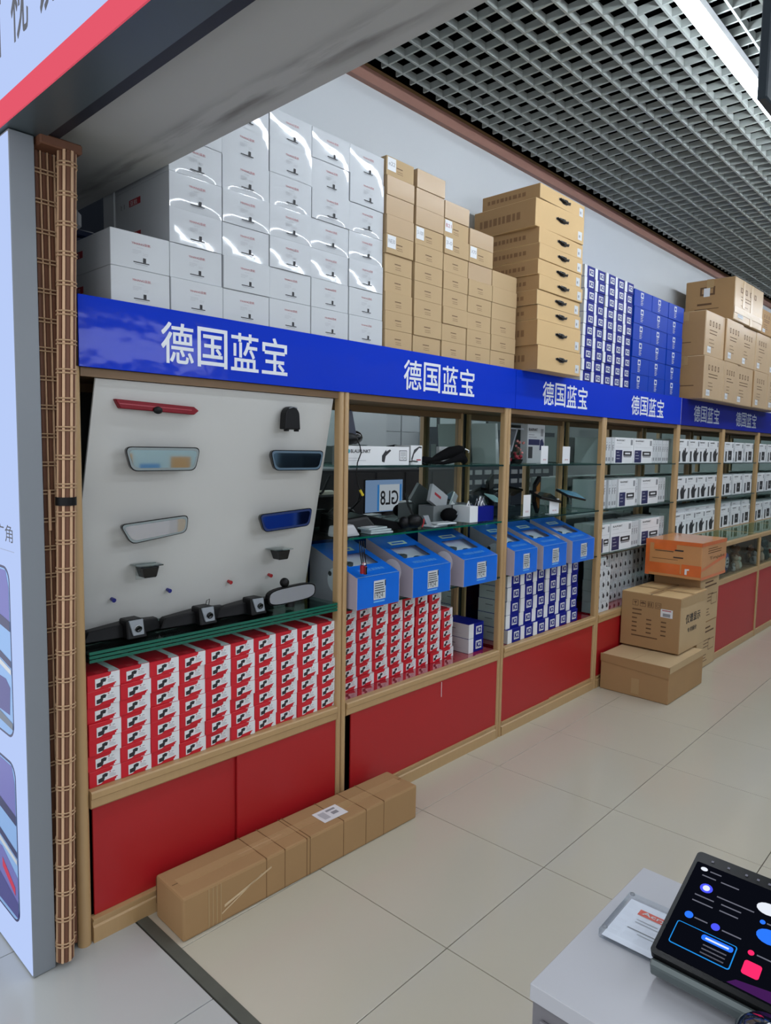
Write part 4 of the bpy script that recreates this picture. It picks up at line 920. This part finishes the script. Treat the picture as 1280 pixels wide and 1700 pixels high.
e = empty('grey_parts_tray', (1.875, .178, zm), 'open grey carton holding a tilted white boxed part on the middle shelf', 'box')
put('tray', G().box(0, .33, 0, .004, 0, .085, grey).box(0, .33, .096, .10, 0, .085, grey).box(0, .004, .004, .096, 0, .085, grey).box(.326, .33, .004, .096, 0, .085, grey).box(.004, .326, .004, .096, 0, .003, grey), e)
put('seam', G().box(.15, .156, -.001, 0, 0, .085, darkg), e)
o = put('boxed_part', mesh(G().box(0, .15, 0, .02, 0, .10, lgrey), .001), None, (1.72, .17, zm+.055)); o.rotation_euler = (-.2, .5, 0); o.location = (1.90, .225, zm+.11); tag(o, 'pale box with red print tilted in the grey tray', 'box')
g = G(); g.rect((0, 0, 0), FX, FZ, .03, .05, .09, .065, inkr, .001); put('red_print', g, o)
o = put('foil_pouch', mesh(G().box(0, .045, 0, .012, 0, .15, M('silver_pouch', (178, 184, 186), .2, .3, coat=.5, bump=1, bs=35)), .004), None, (2.06, .24, zm+.03)); o.rotation_euler = (-.1, .65, 0); tag(o, 'silvery plastic pouch leaning out of the grey tray', 'pouch')
put('pouch_label', G().rect((0, 0, 0), FX, FZ, .008, .05, .036, .09, white, .001), o)
e = empty('navy_white_pack', (2.05, .055, zm), 'navy blue and white open pack right of the grey tray, middle shelf', 'box')
put('white_end', G().box(-.03, .04, 0, .11, 0, .083, white), e); put('navy_sleeve', G().box(.0405, .185, .001, .11, 0, .078, k2b), e)
g = G(); r = random.Random(5)
for i in range(9):
    x = r.uniform(.0, .14); g.tube([(x, .05, .07), (x+.01, .04, .1+r.uniform(0, .03)), (x+.03, .05, .09), (x+.045, .05, .07)], .0035, [black, steel, white][i % 3], 6)
put('plug_bundle', g, e)
o = put('black_pouch', G().ball((0, 0, .038), .045, cloth, 12, (1.3, .8, .82)), None, (1.95, .135, zm+.001)); tag(o, 'rounded black pouch in front of the grey tray', 'pouch'); put('pouch_zip', G().tube([(.02, -.035, .04), (.035, -.03, .055), (.045, -.02, .045)], .003, steel, 6), o)
for i in range(2):
    o = put('white_sachet', mesh(G().box(0, .13, 0, .07, 0, .009, M('sachet', (200, 206, 208), .3, coat=.4, bump=.8, bs=25)), .003), None, (1.70+.02*i, .025, zm+.0098*i), .15-.3*i); tag(o, '%s white plastic sachet in front of the grey tray' % ['lower', 'upper'][i], 'sachet', 'sachets'); put('seal', G().box(.004, .012, 0, .07, .0091, .0096, offw), o)
e = empty('white_handbook', (2.38, .13, zm+.0), 'tilted screen with white-blue face right behind the second divider, middle shelf', 'screen')
g = G().hexa([(-.05, -.01, .09), (.05, -.01, .075), (.05, .06, .115), (-.05, .06, .13), (-.05, -.012, .096), (.05, -.012, .081), (.05, .058, .121), (-.05, .058, .136)], M('pale_screen', (168, 200, 206), .2, coat=.5)); put('screen', mesh(g, .002), e)
g = G(); g.tube([(0, .03, .1), (0, .03, .004)], .006, black, 8); g.lathe([(.03, 0), (.03, .006)], black, (0, .03, 0), 14); put('stand', g, e)
# cable with red plugs hanging over the first display box
e = empty('plug_harness', (1.135, -.035, 1.19), 'black and red plug harness hanging over the first blue display box', 'cable')
g = G()
for dx, b_ in ((0, .0), (.012, .01), (.025, .006)): g.tube([(dx, .0, 0), (dx-.006, -.012, -.05), (dx+.006, -.012, -.10-b_*2)], .0026, [black, MT['red_wire'], black][int(dx*80) % 3], 6)
put('wire', g, e); put('plug', mesh(G().box(-.002, .012, -.02, -.006, -.135, -.1, MT['red_wire']).box(.016, .03, -.02, -.008, -.14, -.105, black).box(.004, .02, -.021, -.007, -.1, -.088, white), .002), e)
# ================= THIRD CABINET =================
def price_card(x, y, z, w, h, lab):
    o = put('price_card', G().box(0, w, 0, .0015, 0, h, white).prism([(0, 0, 0), (w, 0, 0), (w, .03, 0), (0, .03, 0)], (0, 0, .0012), white), None, (x, y, z)); tag(o, lab, 'card', 'folded white price cards')
    g = G(); text(g, '蓝宝', (w*.3, 0, h*.2), FX, FZ, w*.45, h*.08, inkr, .0006); put('red_print', g, o)
price_card(2.307, .04, zt, .045, .105, 'white price card beside the second divider, top shelf of the third cabinet')
price_card(2.69, .05, zt, .078, .105, 'white price card in front of the big retail box, top shelf of the third cabinet')
price_card(2.94, .05, zt, .09, .105, 'white price card right of the centre on the top shelf of the third cabinet')
price_card(2.52, .05, zm, .075, .125, 'taller white price card on the middle shelf of the third cabinet')
price_card(2.80, .045, zm, .11, .09, 'white price card under the black head unit, middle shelf of the third cabinet')
o = put('big_retail_box', mesh(G().box(0, .2, 0, .05, 0, .235, offw), .0015), None, (2.78, .20, zt)); tag(o, 'tall white retail box with navy band at the back of the third cabinet top shelf', 'box')
g = G(); bold(g, 'BLAUPUNKT', (.012, 0, .195), FX, FZ, .1, .016, ink, .05); lines(g, (0, 0, 0), FX, FZ, .012, .17, .11, 2, .014, .004, inkg); g.rect((0, 0, 0), FX, FZ, .15, .165, .18, .21, inkg, .0006); put('lettering', g, o)
g = G(); g.rect((0, 0, 0), FX, FZ, .012, .11, .14, .145, navy, .0006); g.rect((0, 0, 0), FX, FZ, .012, .03, .06, .1, darkg, .0006); g.poly([(x, -.0009, z) for x, z in ((.14, .08), (.18, .08), (.19, .12), (.17, .15), (.145, .14))], navy); put('product_print', g, o)
e = empty('silk_flowers', (2.60, .16, zt), 'small arrangement of pink and red artificial flowers on the top shelf', 'flowers')
g = G(); r = random.Random(2)
for i in range(7): g.tube([(0, 0, 0), (r.uniform(-.03, .05), r.uniform(-.02, .02), .05), (r.uniform(-.04, .06), r.uniform(-.02, .02), .09)], .0018, M('stem_green', (40, 66, 40), .6), 5)
put('stem', g, e); g = G()
for i in range(16): g.ball((r.uniform(.0, .06), r.uniform(-.03, .03), r.uniform(.03, .13)), .008, M('pink_petal', (196, 128, 124), .7), 6)
for i in range(7): g.ball((r.uniform(-.05, .02), r.uniform(-.03, .03), r.uniform(.02, .06)), .011, M('red_petal', (130, 24, 40), .7), 6)
put('blossom', g, e); put('pot', G().lathe([(.03, 0), (.04, .025)], black, (0, 0, 0), 12), e)
o = put('phone_bracket', mesh(G().prism([(0, 0, 0), (.012, 0, 0), (.1, 0, .20), (.085, 0, .20)], (0, .1, 0), steel), .001), None, (2.45, .12, zt)); tag(o, 'thin steel bracket leaning in the left of the third cabinet top shelf', 'bracket'); put('cross_bar', G().box(.02, .16, .0, .01, .195, .202, steel), o)
e = empty('copper_plaque', (2.80, .12, zm), 'dark framed copper picture standing on the middle shelf of the third cabinet', 'picture')
g = G().prism([(-.045, 0, .07), (.0, 0, .0), (.012, 0, .02), (.02, 0, .22), (.01, 0, .225), (-.04, 0, .175)], (0, .02, 0), black); put('frame', g, e)
g = G().prism([(-.03, -.002, .08), (-.004, -.002, .03), (.006, -.002, .04), (.008, -.002, .19), (-.03, -.002, .16)], (0, .002, 0), M('copper', (150, 98, 36), .35, .5, .3, 20)); put('copper_sheet', g, e)
def head_unit(x, lab, topm):
    e = empty('head_unit', (x, .08, zm), lab, 'screen', 'head units on stands')
    g = G().hexa([(-.10, -.04, .095), (.12, -.05, .062), (.12, .03, .105), (-.09, .05, .13), (-.10, -.045, .110), (.12, -.055, .074), (.12, .025, .118), (-.09, .045, .145)], topm, (black, topm, black, black, black, black)); put('screen', mesh(g, .002), e)
    g = G(); g.tube([(.0, .0, .09), (.012, -.01, .04), (.02, -.01, .004)], [.007, .005, .005], acry if topm is not black else steel, 8); g.lathe([(.035, 0), (.035, .005), (.006, .007)], acry if topm is not black else black, (.02, -.01, 0), 14); put('stand', g, e)
head_unit(2.79, 'black head unit tilted on a stand, middle shelf of the third cabinet', M('dark_screen', (30, 34, 38), .15, coat=.5))
head_unit(3.10, 'head unit with pale blue screen on a clear stand, middle shelf of third cabinet', M('blue_screen', (96, 150, 178), .2, coat=.5))
# trinkets in the glass cases of the ledge cabinets
def figurine(x, y, kind, lab, s=1):
    e = empty('figurine', (x, y, .621), lab, 'figurine', 'trinkets in the glass ledge cases')
    c1, c2 = {'bear': ((168, 150, 128), (120, 84, 60)), 'tea': ((196, 204, 186), (150, 60, 56)), 'wood': ((112, 70, 44), (160, 120, 84)), 'grey': ((150, 150, 148), (90, 90, 88)), 'green': ((30, 58, 52), (120, 130, 120))}[kind]
    m1, m2 = M('trinket_'+kind, c1, .5), M('trinket_trim_'+kind, c2, .5)
    put('body', G().lathe([(.0001, 0), (.028*s, 0), (.034*s, .02*s), (.03*s, .05*s), (.016*s, .07*s), (.001, .075*s)], m1, (0, 0, 0), 12), e)
    g = G(); g.ball((0, 0, .09*s), .024*s, m1, 10); put('head', g, e)
    g = G()
    for q in (-1, 1): g.ball((.018*q*s, 0, .11*s), .008*s, m2, 8); g.tube([(.028*q*s, 0, .055*s), (.045*q*s, -.01*s, .035*s)], .008*s, m2, 6)
    put('limb', g, e)
for a in ((5.30, -.27, 'bear', 'beige seated figurine in the first glass ledge case', 1.1), (5.42, -.26, 'tea', 'pale green figurine with red trim in the first glass ledge case', .9), (5.52, -.2, 'wood', 'tall brown wooden figurine at the back of the first glass ledge case', 1.7), (5.22, -.28, 'grey', 'low whitish figurine next to the purple emblem', .6), (5.78, -.28, 'grey', 'grey figurine at the left of the second glass ledge case', 1.0), (5.88, -.22, 'wood', 'brown figurine in the second glass ledge case', 1.3), (6.0, -.27, 'bear', 'beige figurine in the middle of the second glass ledge case', 1.2), (6.15, -.25, 'green', 'dark green figurine in the second glass ledge case', 1.7), (6.35, -.27, 'tea', 'pale figurine at the right of the second glass ledge case', 1.4)):
    figurine(a[0], a[1], a[2], a[3], a[4])
e = empty('emblem_dial', (5.09, -.25, .621), 'purple-blue oval emblem on a stand in the first glass ledge case', 'ornament')
g = G().lathe([(.0001, 0), (.06, 0), (.06, .018), (.0001, .02)], M('violet_blue', (84, 92, 160), .35), (0, 0, .085), 18, Matrix.Rotation(math.pi/2, 4, 'X') @ Matrix.Diagonal((1, 1.25, 1, 1))); put('disc', g, e)
g = G().lathe([(.0001, 0), (.045, .001)], offw, (0, -.0205, .085), 16, Matrix.Rotation(math.pi/2, 4, 'X')); g.rect((0, -.022, .085), FX, FZ, -.025, -.02, .028, -.008, ink, .001); g.rect((0, -.022, .085), FX, FZ, -.02, .008, .02, .02, ink, .001); put('dial_print', g, e)
put('foot', mesh(G().box(-.04, .04, -.02, .02, 0, .012, black), .002), e)

# ================= COUNTER AT LOWER RIGHT =================
e = empty('grey_counter', (.02, -1.55, 0), 'light grey desk at the lower right corner', 'desk')
cg = M('counter_grey', (176, 177, 182), .35, 0, .02, 3); cgd = M('counter_side_grey', (112, 110, 114), .5)
put('desktop', mesh(G().box(0, .425, -1.5, 0, .722, .75, cg), .0015), e); put('carcass', mesh(G().box(.004, .42, -1.495, -.004, .03, .7215, cgd), .001), e)
put('plinth', G().box(.02, .4, -1.48, -.02, 0, .029, darkg), e)
for k in range(2): put('drawer_front', mesh(G().box(-.003, .0035, -.46-.5*k, -.02-.5*k, .10, .70, cgd), .0015), e)
o = put('acrylic_sign', mesh(G().box(-.052, .082, -.075, .075, .0006, .0185, glassy('clear_block', (246, 248, 250), .12, 0, .05)), .002), None, (0, 0, 0)); tag(o, 'clear acrylic block sign with a red header lying on the grey desk', 'sign')
# corners measured on the desk: (.178,-1.583) (.325,-1.575) (.176,-1.703)
o.location = (.245, -1.652, .75); o.rotation_euler = (0, 0, .03)
AU = (0, -1, 0); AV = (1, 0, 0)
put('paper_insert', G().box(-.049, .079, -.07, .07, .006, .0068, M('insert_paper', (232, 236, 244), .4)), o)
g = G(); O = (-.052, .075, .0069)
g.rect(O, AU, AV, .03, .095, .12, .112, M('coral_print', (232, 104, 84), .4), .0004); bold(g, 'Acrylic', (-.052+.097, .075-.036, .0069), AU, AV, .06, .012, white, .04, .0008)
lines(g, O, AU, AV, .035, .08, .09, 2, .008, .002, inkl, .0004); lines(g, O, AU, AV, .03, .05, .12, 1, .008, .0025, inkg, .0004); lines(g, O, AU, AV, .05, .042, .1, 1, .008, .002, inkl, .0004); put('sign_print', g, o)
for x, y in ((-.044, .067), (.074, .067), (-.044, -.067), (.074, -.067)): put('screw', G().lathe([(.0045, .0186), (.0045, .0205), (.0001, .021)], steel, (x, y, 0), 10), o)
# tablet display on the desk
e = empty('car_display', (.153, -1.68, .75), 'black tilted touch display with glowing icons at the lower right edge', 'screen')
A = Vector((0, 0, .05)); U = Vector((0, -1, 0)); V = Vector((.203, 0, .077)).normalized(); N = U.cross(V); W_, H_ = .34, .2185
def tp(u, v, n=0): return A+U*u+V*v+N*n
def rrect(u0, v0, u1, v1, r, n=5):
    out = []
    for cu, cv, a0 in ((u0+r, v0+r, 180), (u1-r, v0+r, 270), (u1-r, v1-r, 0), (u0+r, v1-r, 90)):
        for i in range(n+1): a = math.radians(a0+90*i/n); out.append((cu+r*math.cos(a), cv+r*math.sin(a)))
    return out
g = G().prism([tp(u, v, -.012) for u, v in rrect(0, 0, W_, H_, .008)], N*.012, black, M('screen_bezel', (6, 6, 8), .3, spec=.2)); put('case', g, e)
g = G(); bodym = M('display_back_shell', (88, 98, 98), .25, .4, .1, 8, coat=.5)
prof = [(0, -.0122), (-.004, -.006), (-.012, -.014), (-.014, -.03), (-.004, -.046), (.03, -.05), (.08, -.03), (.10, -.0122)]
P0 = [tp(.004, v, n) for v, n in prof]; g.prism(P0, U*(W_-.008), bodym); put('rear_shell', mesh(g, .002), e)
g = G(); g.tube([tp(.19, .05, -.04), Vector((tp(.19, .05, -.04).x+.01, tp(.19, .05).y, .012))], [.03, .024], black, 12); g.lathe([(.0001, 0.001), (.055, .001), (.055, .010), (.02, .014), (.0001, .014)], black, (.07, -.19, 0), 20); put('stand', g, e)
def E_(n, c, s): return MT.get(n) or emis(n, c, s)
scr = E_('screen_glow', (10, 12, 20), .8); s1 = E_('icon_blue', (40, 110, 240), 1.0); s2 = E_('icon_violet', (70, 80, 230), 1.0); s3 = E_('icon_pink', (240, 40, 100), 1.0); s4 = E_('icon_white', (220, 225, 235), .9); s5 = E_('icon_cyan', (30, 130, 210), 1.0); s6 = E_('text_glow', (128, 130, 145), .55); s7 = E_('glow_purple', (70, 30, 90), .7)
g = G().poly([tp(u, v, .0005) for u, v in rrect(.006, .01, W_-.006, .196, .003)], scr); put('screen', g, e)
g = G()
def pr_(pts, m_, n=.001): put('icon', G().poly([tp(u, v, n) for u, v in pts], m_), e)
def disc(u, v, r, m_, n=.001, sq=1): pr_([(u+r*math.cos(a)*sq, v+r*math.sin(a)) for a in [2*math.pi*i/16 for i in range(16)]], m_, n)
disc(.029, .09, .0065, s1); disc(.07, .089, .0065, s2); disc(.126, .133, .004, s1); disc(.141, .112, .013, s1, sq=1.4); disc(.127, .159, .011, s4, sq=1.5); disc(.126, .074, .0045, s3); disc(.021, .185, .004, s4, sq=1.4)
disc(.036, .15, .009, s2, sq=1.1); disc(.036, .15, .0055, s4, .0014)
pr_(rrect(.122, .036, .146, .06, .004), s3); pr_(rrect(.018, .03, .108, .073, .004), s5); pr_(rrect(.0195, .0315, .1065, .0715, .003), scr, .0014); pr_(rrect(.058, .058, .104, .068, .004), s1, .0018)
pr_([(.11, .012), (.18, .012), (.17, .03), (.12, .022)], s7)
disc(.17, .15, .012, s1); pr_(rrect(.18, .04, .25, .09, .004), s2)
pass
g = G()
def tl(u0, v, w0, m_=s6, t=.0022, n=.0014): g = G(); put('screen_text', g.rect(A, U, V, u0, v, u0+w0, v+t, m_, n), e)
for a in ((.031, .183, .018), (.055, .142, .056), (.024, .13, .03), (.065, .131, .03), (.024, .118, .032), (.066, .119, .028), (.038, .088, .02), (.080, .087, .028), (.132, .132, .02), (.134, .073, .025), (.022, .171, .022), (.052, .171, .028)): tl(*a)
for i in range(3): tl(.064, .05-.007*i, .034)
tl(.064, .061, .034, s4, .003, .0022)
for u in (.026, .052, .08, .098, .115): tl(u, .2035, .004, s6, .004)

o = empty('glass_knob', (.10, -1.86, .7505), 'dark glass bowl-like knob beside the display, cut by the frame corner', 'ornament')
put('base', G().lathe([(.0001, 0), (.03, 0), (.032, .012), (.028, .02)], black, (0, 0, 0), 18), o)
put('dome', G().lathe([(.034, .02), (.04, .035), (.038, .055), (.026, .068), (.0001, .072)], M('blue_black_glass', (16, 24, 40), .06, coat=1), (0, 0, 0), 20), o)

# hanging dark board at the upper right edge
o = put('hanging_board', mesh(G().box(0, .2, 0, .02, 0, .9, M('dark_board', (30, 42, 52), .4)), .003), None, (.748, -1.6, 2.31)); tag(o, 'dark hanging board just entering at the top right edge', 'sign')
g = G()
for x in (.04, .16): g.tube([(x, .01, .9), (x, .01, 1.83)], .002, steel, 4)
put('hanger', g, o)

# ================= OTHER SIDE OF THE SHOP (seen in the mirrors) =================
e = empty('opposite_desk', (3.9, -3.0, 0), 'dark office desk across the aisle, seen only in the mirrors', 'desk')
put('desktop', mesh(G().box(0, 1.5, 0, .7, .76, .79, black), .002), e); put('front_panel', G().box(.02, 1.48, .64, .66, .02, .76, M('desk_front', (70, 62, 56), .5)), e)
for x in (.02, 1.44): put('leg', G().box(x, x+.04, .03, .63, 0, .76, darkg), e)
e = empty('computer_monitor', (4.56, -2.45, .791), 'monitor showing large letters GL8, visible reversed in the cabinet mirror', 'screen')
put('bezel', mesh(G().box(-.3, .3, -.02, .0, .1, .46, black), .003), e); put('stand', G().box(-.03, .03, -.03, -.015, .01, .2, darkg).box(-.12, .12, -.08, .05, 0, .01, darkg), e)
sb = E_('monitor_blue', (150, 180, 225), .55); sw = E_('monitor_white', (215, 222, 235), .6); sx = E_('monitor_edge_blue', (60, 140, 220), .6)
O = (.29, .001, .11); BU2 = (-1, 0, 0)
g = G(); g.rect(O, BU2, FZ, 0, 0, .58, .34, sb, 0); g.rect(O, BU2, FZ, .02, .01, .4, .29, sx, .001); g.rect(O, BU2, FZ, .05, .01, .37, .29, sw, .002); put('screen', g, e)
g = G(); bold(g, 'GL8', (.29-.07, .001, .11+.07), BU2, FZ, .28, .15, ink, .03, .003); put('lettering', g, e)
def E_(n, c, s): return MT.get(n) or emis(n, c, s)
e = empty('white_partition', (1.2, -3.95, 0), 'plain white partition across the aisle, seen only in the mirrors', 'partition')
put('panel', mesh(G().box(0, 4.85, 0, .12, 0, 2.6, wallm), .004), e)
r = random.Random(12)
for i in range(9):
    for q in range(3):
        if r.random() < .25: continue
        w_ = r.uniform(.14, .26); put('poster', G().box(.08+.31*i, .08+.31*i+w_, .1205, .124, .95+.42*q, .95+.42*q+r.uniform(.2, .36), [M('poster_orange', (224, 160, 110), .5), M('poster_white', (235, 236, 238), .5), M('poster_cream', (226, 214, 190), .5), M('poster_blue', (110, 150, 200), .5), darkg, steel][r.randrange(6)]), e)
put('added_glint_panel', G().box(.0, 1.7, .121, .14, 2.28, 2.56, E_('added_glint_glow', (235, 242, 255), 12)), e)  # added glowing panel, out of frame, gives the nearest fascia a glint
e = empty('opposite_rack', (6.3, -4.6, 0), 'dark rack of large white boxes across the shop, seen only in the mirrors', 'shelf')
for x in (0, 1.3, 2.6): put('upright', G().box(x, x+.05, 0, .4, 0, 2.9, darkg), e)
for z in (1.0, 1.55, 2.15, 2.7): put('rack_shelf', G().box(.05, 2.6, 0, .4, z, z+.03, darkg), e)
bx = Kind(tag(put('white_storage_box', mesh(G().box(0, .39, 0, .36, 0, .235, offw), .002)), 'x', 'box'))
for i in range(6):
    for r in range(2):
        for zi, z in enumerate((1.585, 2.185)):
            if zi == 1: continue
            bx.at((6.355+.415*i+(.06 if i > 2 else 0), -4.56, z+.24*r), 'white storage box on the rack across the shop, %s along, %s' % (ORD[i], ['lower layer', 'upper layer'][r] if zi == 0 else 'highest shelf'), 0, 'white boxes on the opposite rack')
e = empty('opposite_showcase', (1.25, -3.5, 0), 'white glass-topped showcase across the aisle, seen only in the mirrors', 'cabinet')
put('carcass', mesh(G().box(0, 2.3, 0, .4, 0, .9, white), .003), e); put('top_glass', G().box(0, 2.3, 0, .4, .9, .93, acry), e)
for i in range(5): put('poster', G().box(.08+.45*i, .45+.45*i, .4005, .404, .35, .8, [M('poster_orange', (224, 160, 110), .5), M('poster_white', (235, 236, 238), .5), M('poster_cream', (226, 214, 190), .5), inkl, M('poster_blue', (110, 150, 200), .5)][i]), e)
e = empty('filing_cabinet', (3.6, -3.6, 0), 'row of dark filing cabinets across the aisle, seen only in the mirrors', 'cabinet')
put('carcass', mesh(G().box(0, 3.2, 0, .4, 0, 1.32, M('charcoal', (46, 46, 50), .5)), .004), e)
for i in range(6): put('cabinet_door', G().box(.02+.53*i, .51+.53*i, .4005, .415, .05, 1.28, M('charcoal_door', (58, 56, 58), .5)), e)
o = put('exit_sign', mesh(G().box(0, .35, 0, .02, 0, .14, E_('green_sign', (20, 130, 80), .6)), .002), None, (6.75, -4.18, 2.2)); tag(o, 'small green sign over the opposite rack, seen only in the mirror', 'sign')
e = empty('opposite_counter', (7.0, -4.0, 0), 'dark rack of small white-labelled drawers across the shop, seen only in the mirrors', 'shelf')
put('carcass', G().box(0, 3.2, 0, .35, 0, 1.9, M('navy_rack', (44, 52, 66), .5)), e)
dl = mesh(G().box(0, .16, 0, .02, 0, .07, lgrey))
for i in range(12):
    for r in range(5): put('drawer_label', dl, e, (.1+.25*i, .35, .9+.15*r))
e = empty('office_chair', (3.55, -2.1, 0), 'office chair with a cream jacket standing in for a sitter, across the aisle, seen only in the mirrors', 'chair')
put('seat', mesh(G().box(-.24, .24, -.24, .24, .44, .5, black), .02), e); put('backrest', mesh(G().box(-.22, .22, -.27, -.22, .6, 1.12, black), .02), e); put('pole', G().tube([(0, 0, .44), (0, 0, .08)], .025, steel, 10), e)
for k in range(5):
    a = 2*math.pi*k/5; put('leg', G().tube([(0, 0, .1), (.28*math.cos(a), .28*math.sin(a), .03)], [.022, .016], black, 6), e)
o = put('person_stand_in', mesh(G().hexa([(-.26, -.33, .68), (.26, -.33, .68), (.26, -.274, .68), (-.26, -.274, .68), (-.22, -.33, 1.16), (.22, -.33, 1.16), (.22, -.274, 1.16), (-.22, -.274, 1.16)], M('cream_cloth', (206, 200, 182), .9)), .03, 3), None, (3.55, -2.1, .0)); tag(o, 'cream jacket standing in for a seated person on the office chair, seen only in the mirror', 'jacket')  # cream slab added in place of a seated person seen reflected
put('black_strap', G().tube([(.14, -.265, 1.3), (.05, -.262, 1.15), (.02, -.262, 1.13)], .012, black, 6), o)
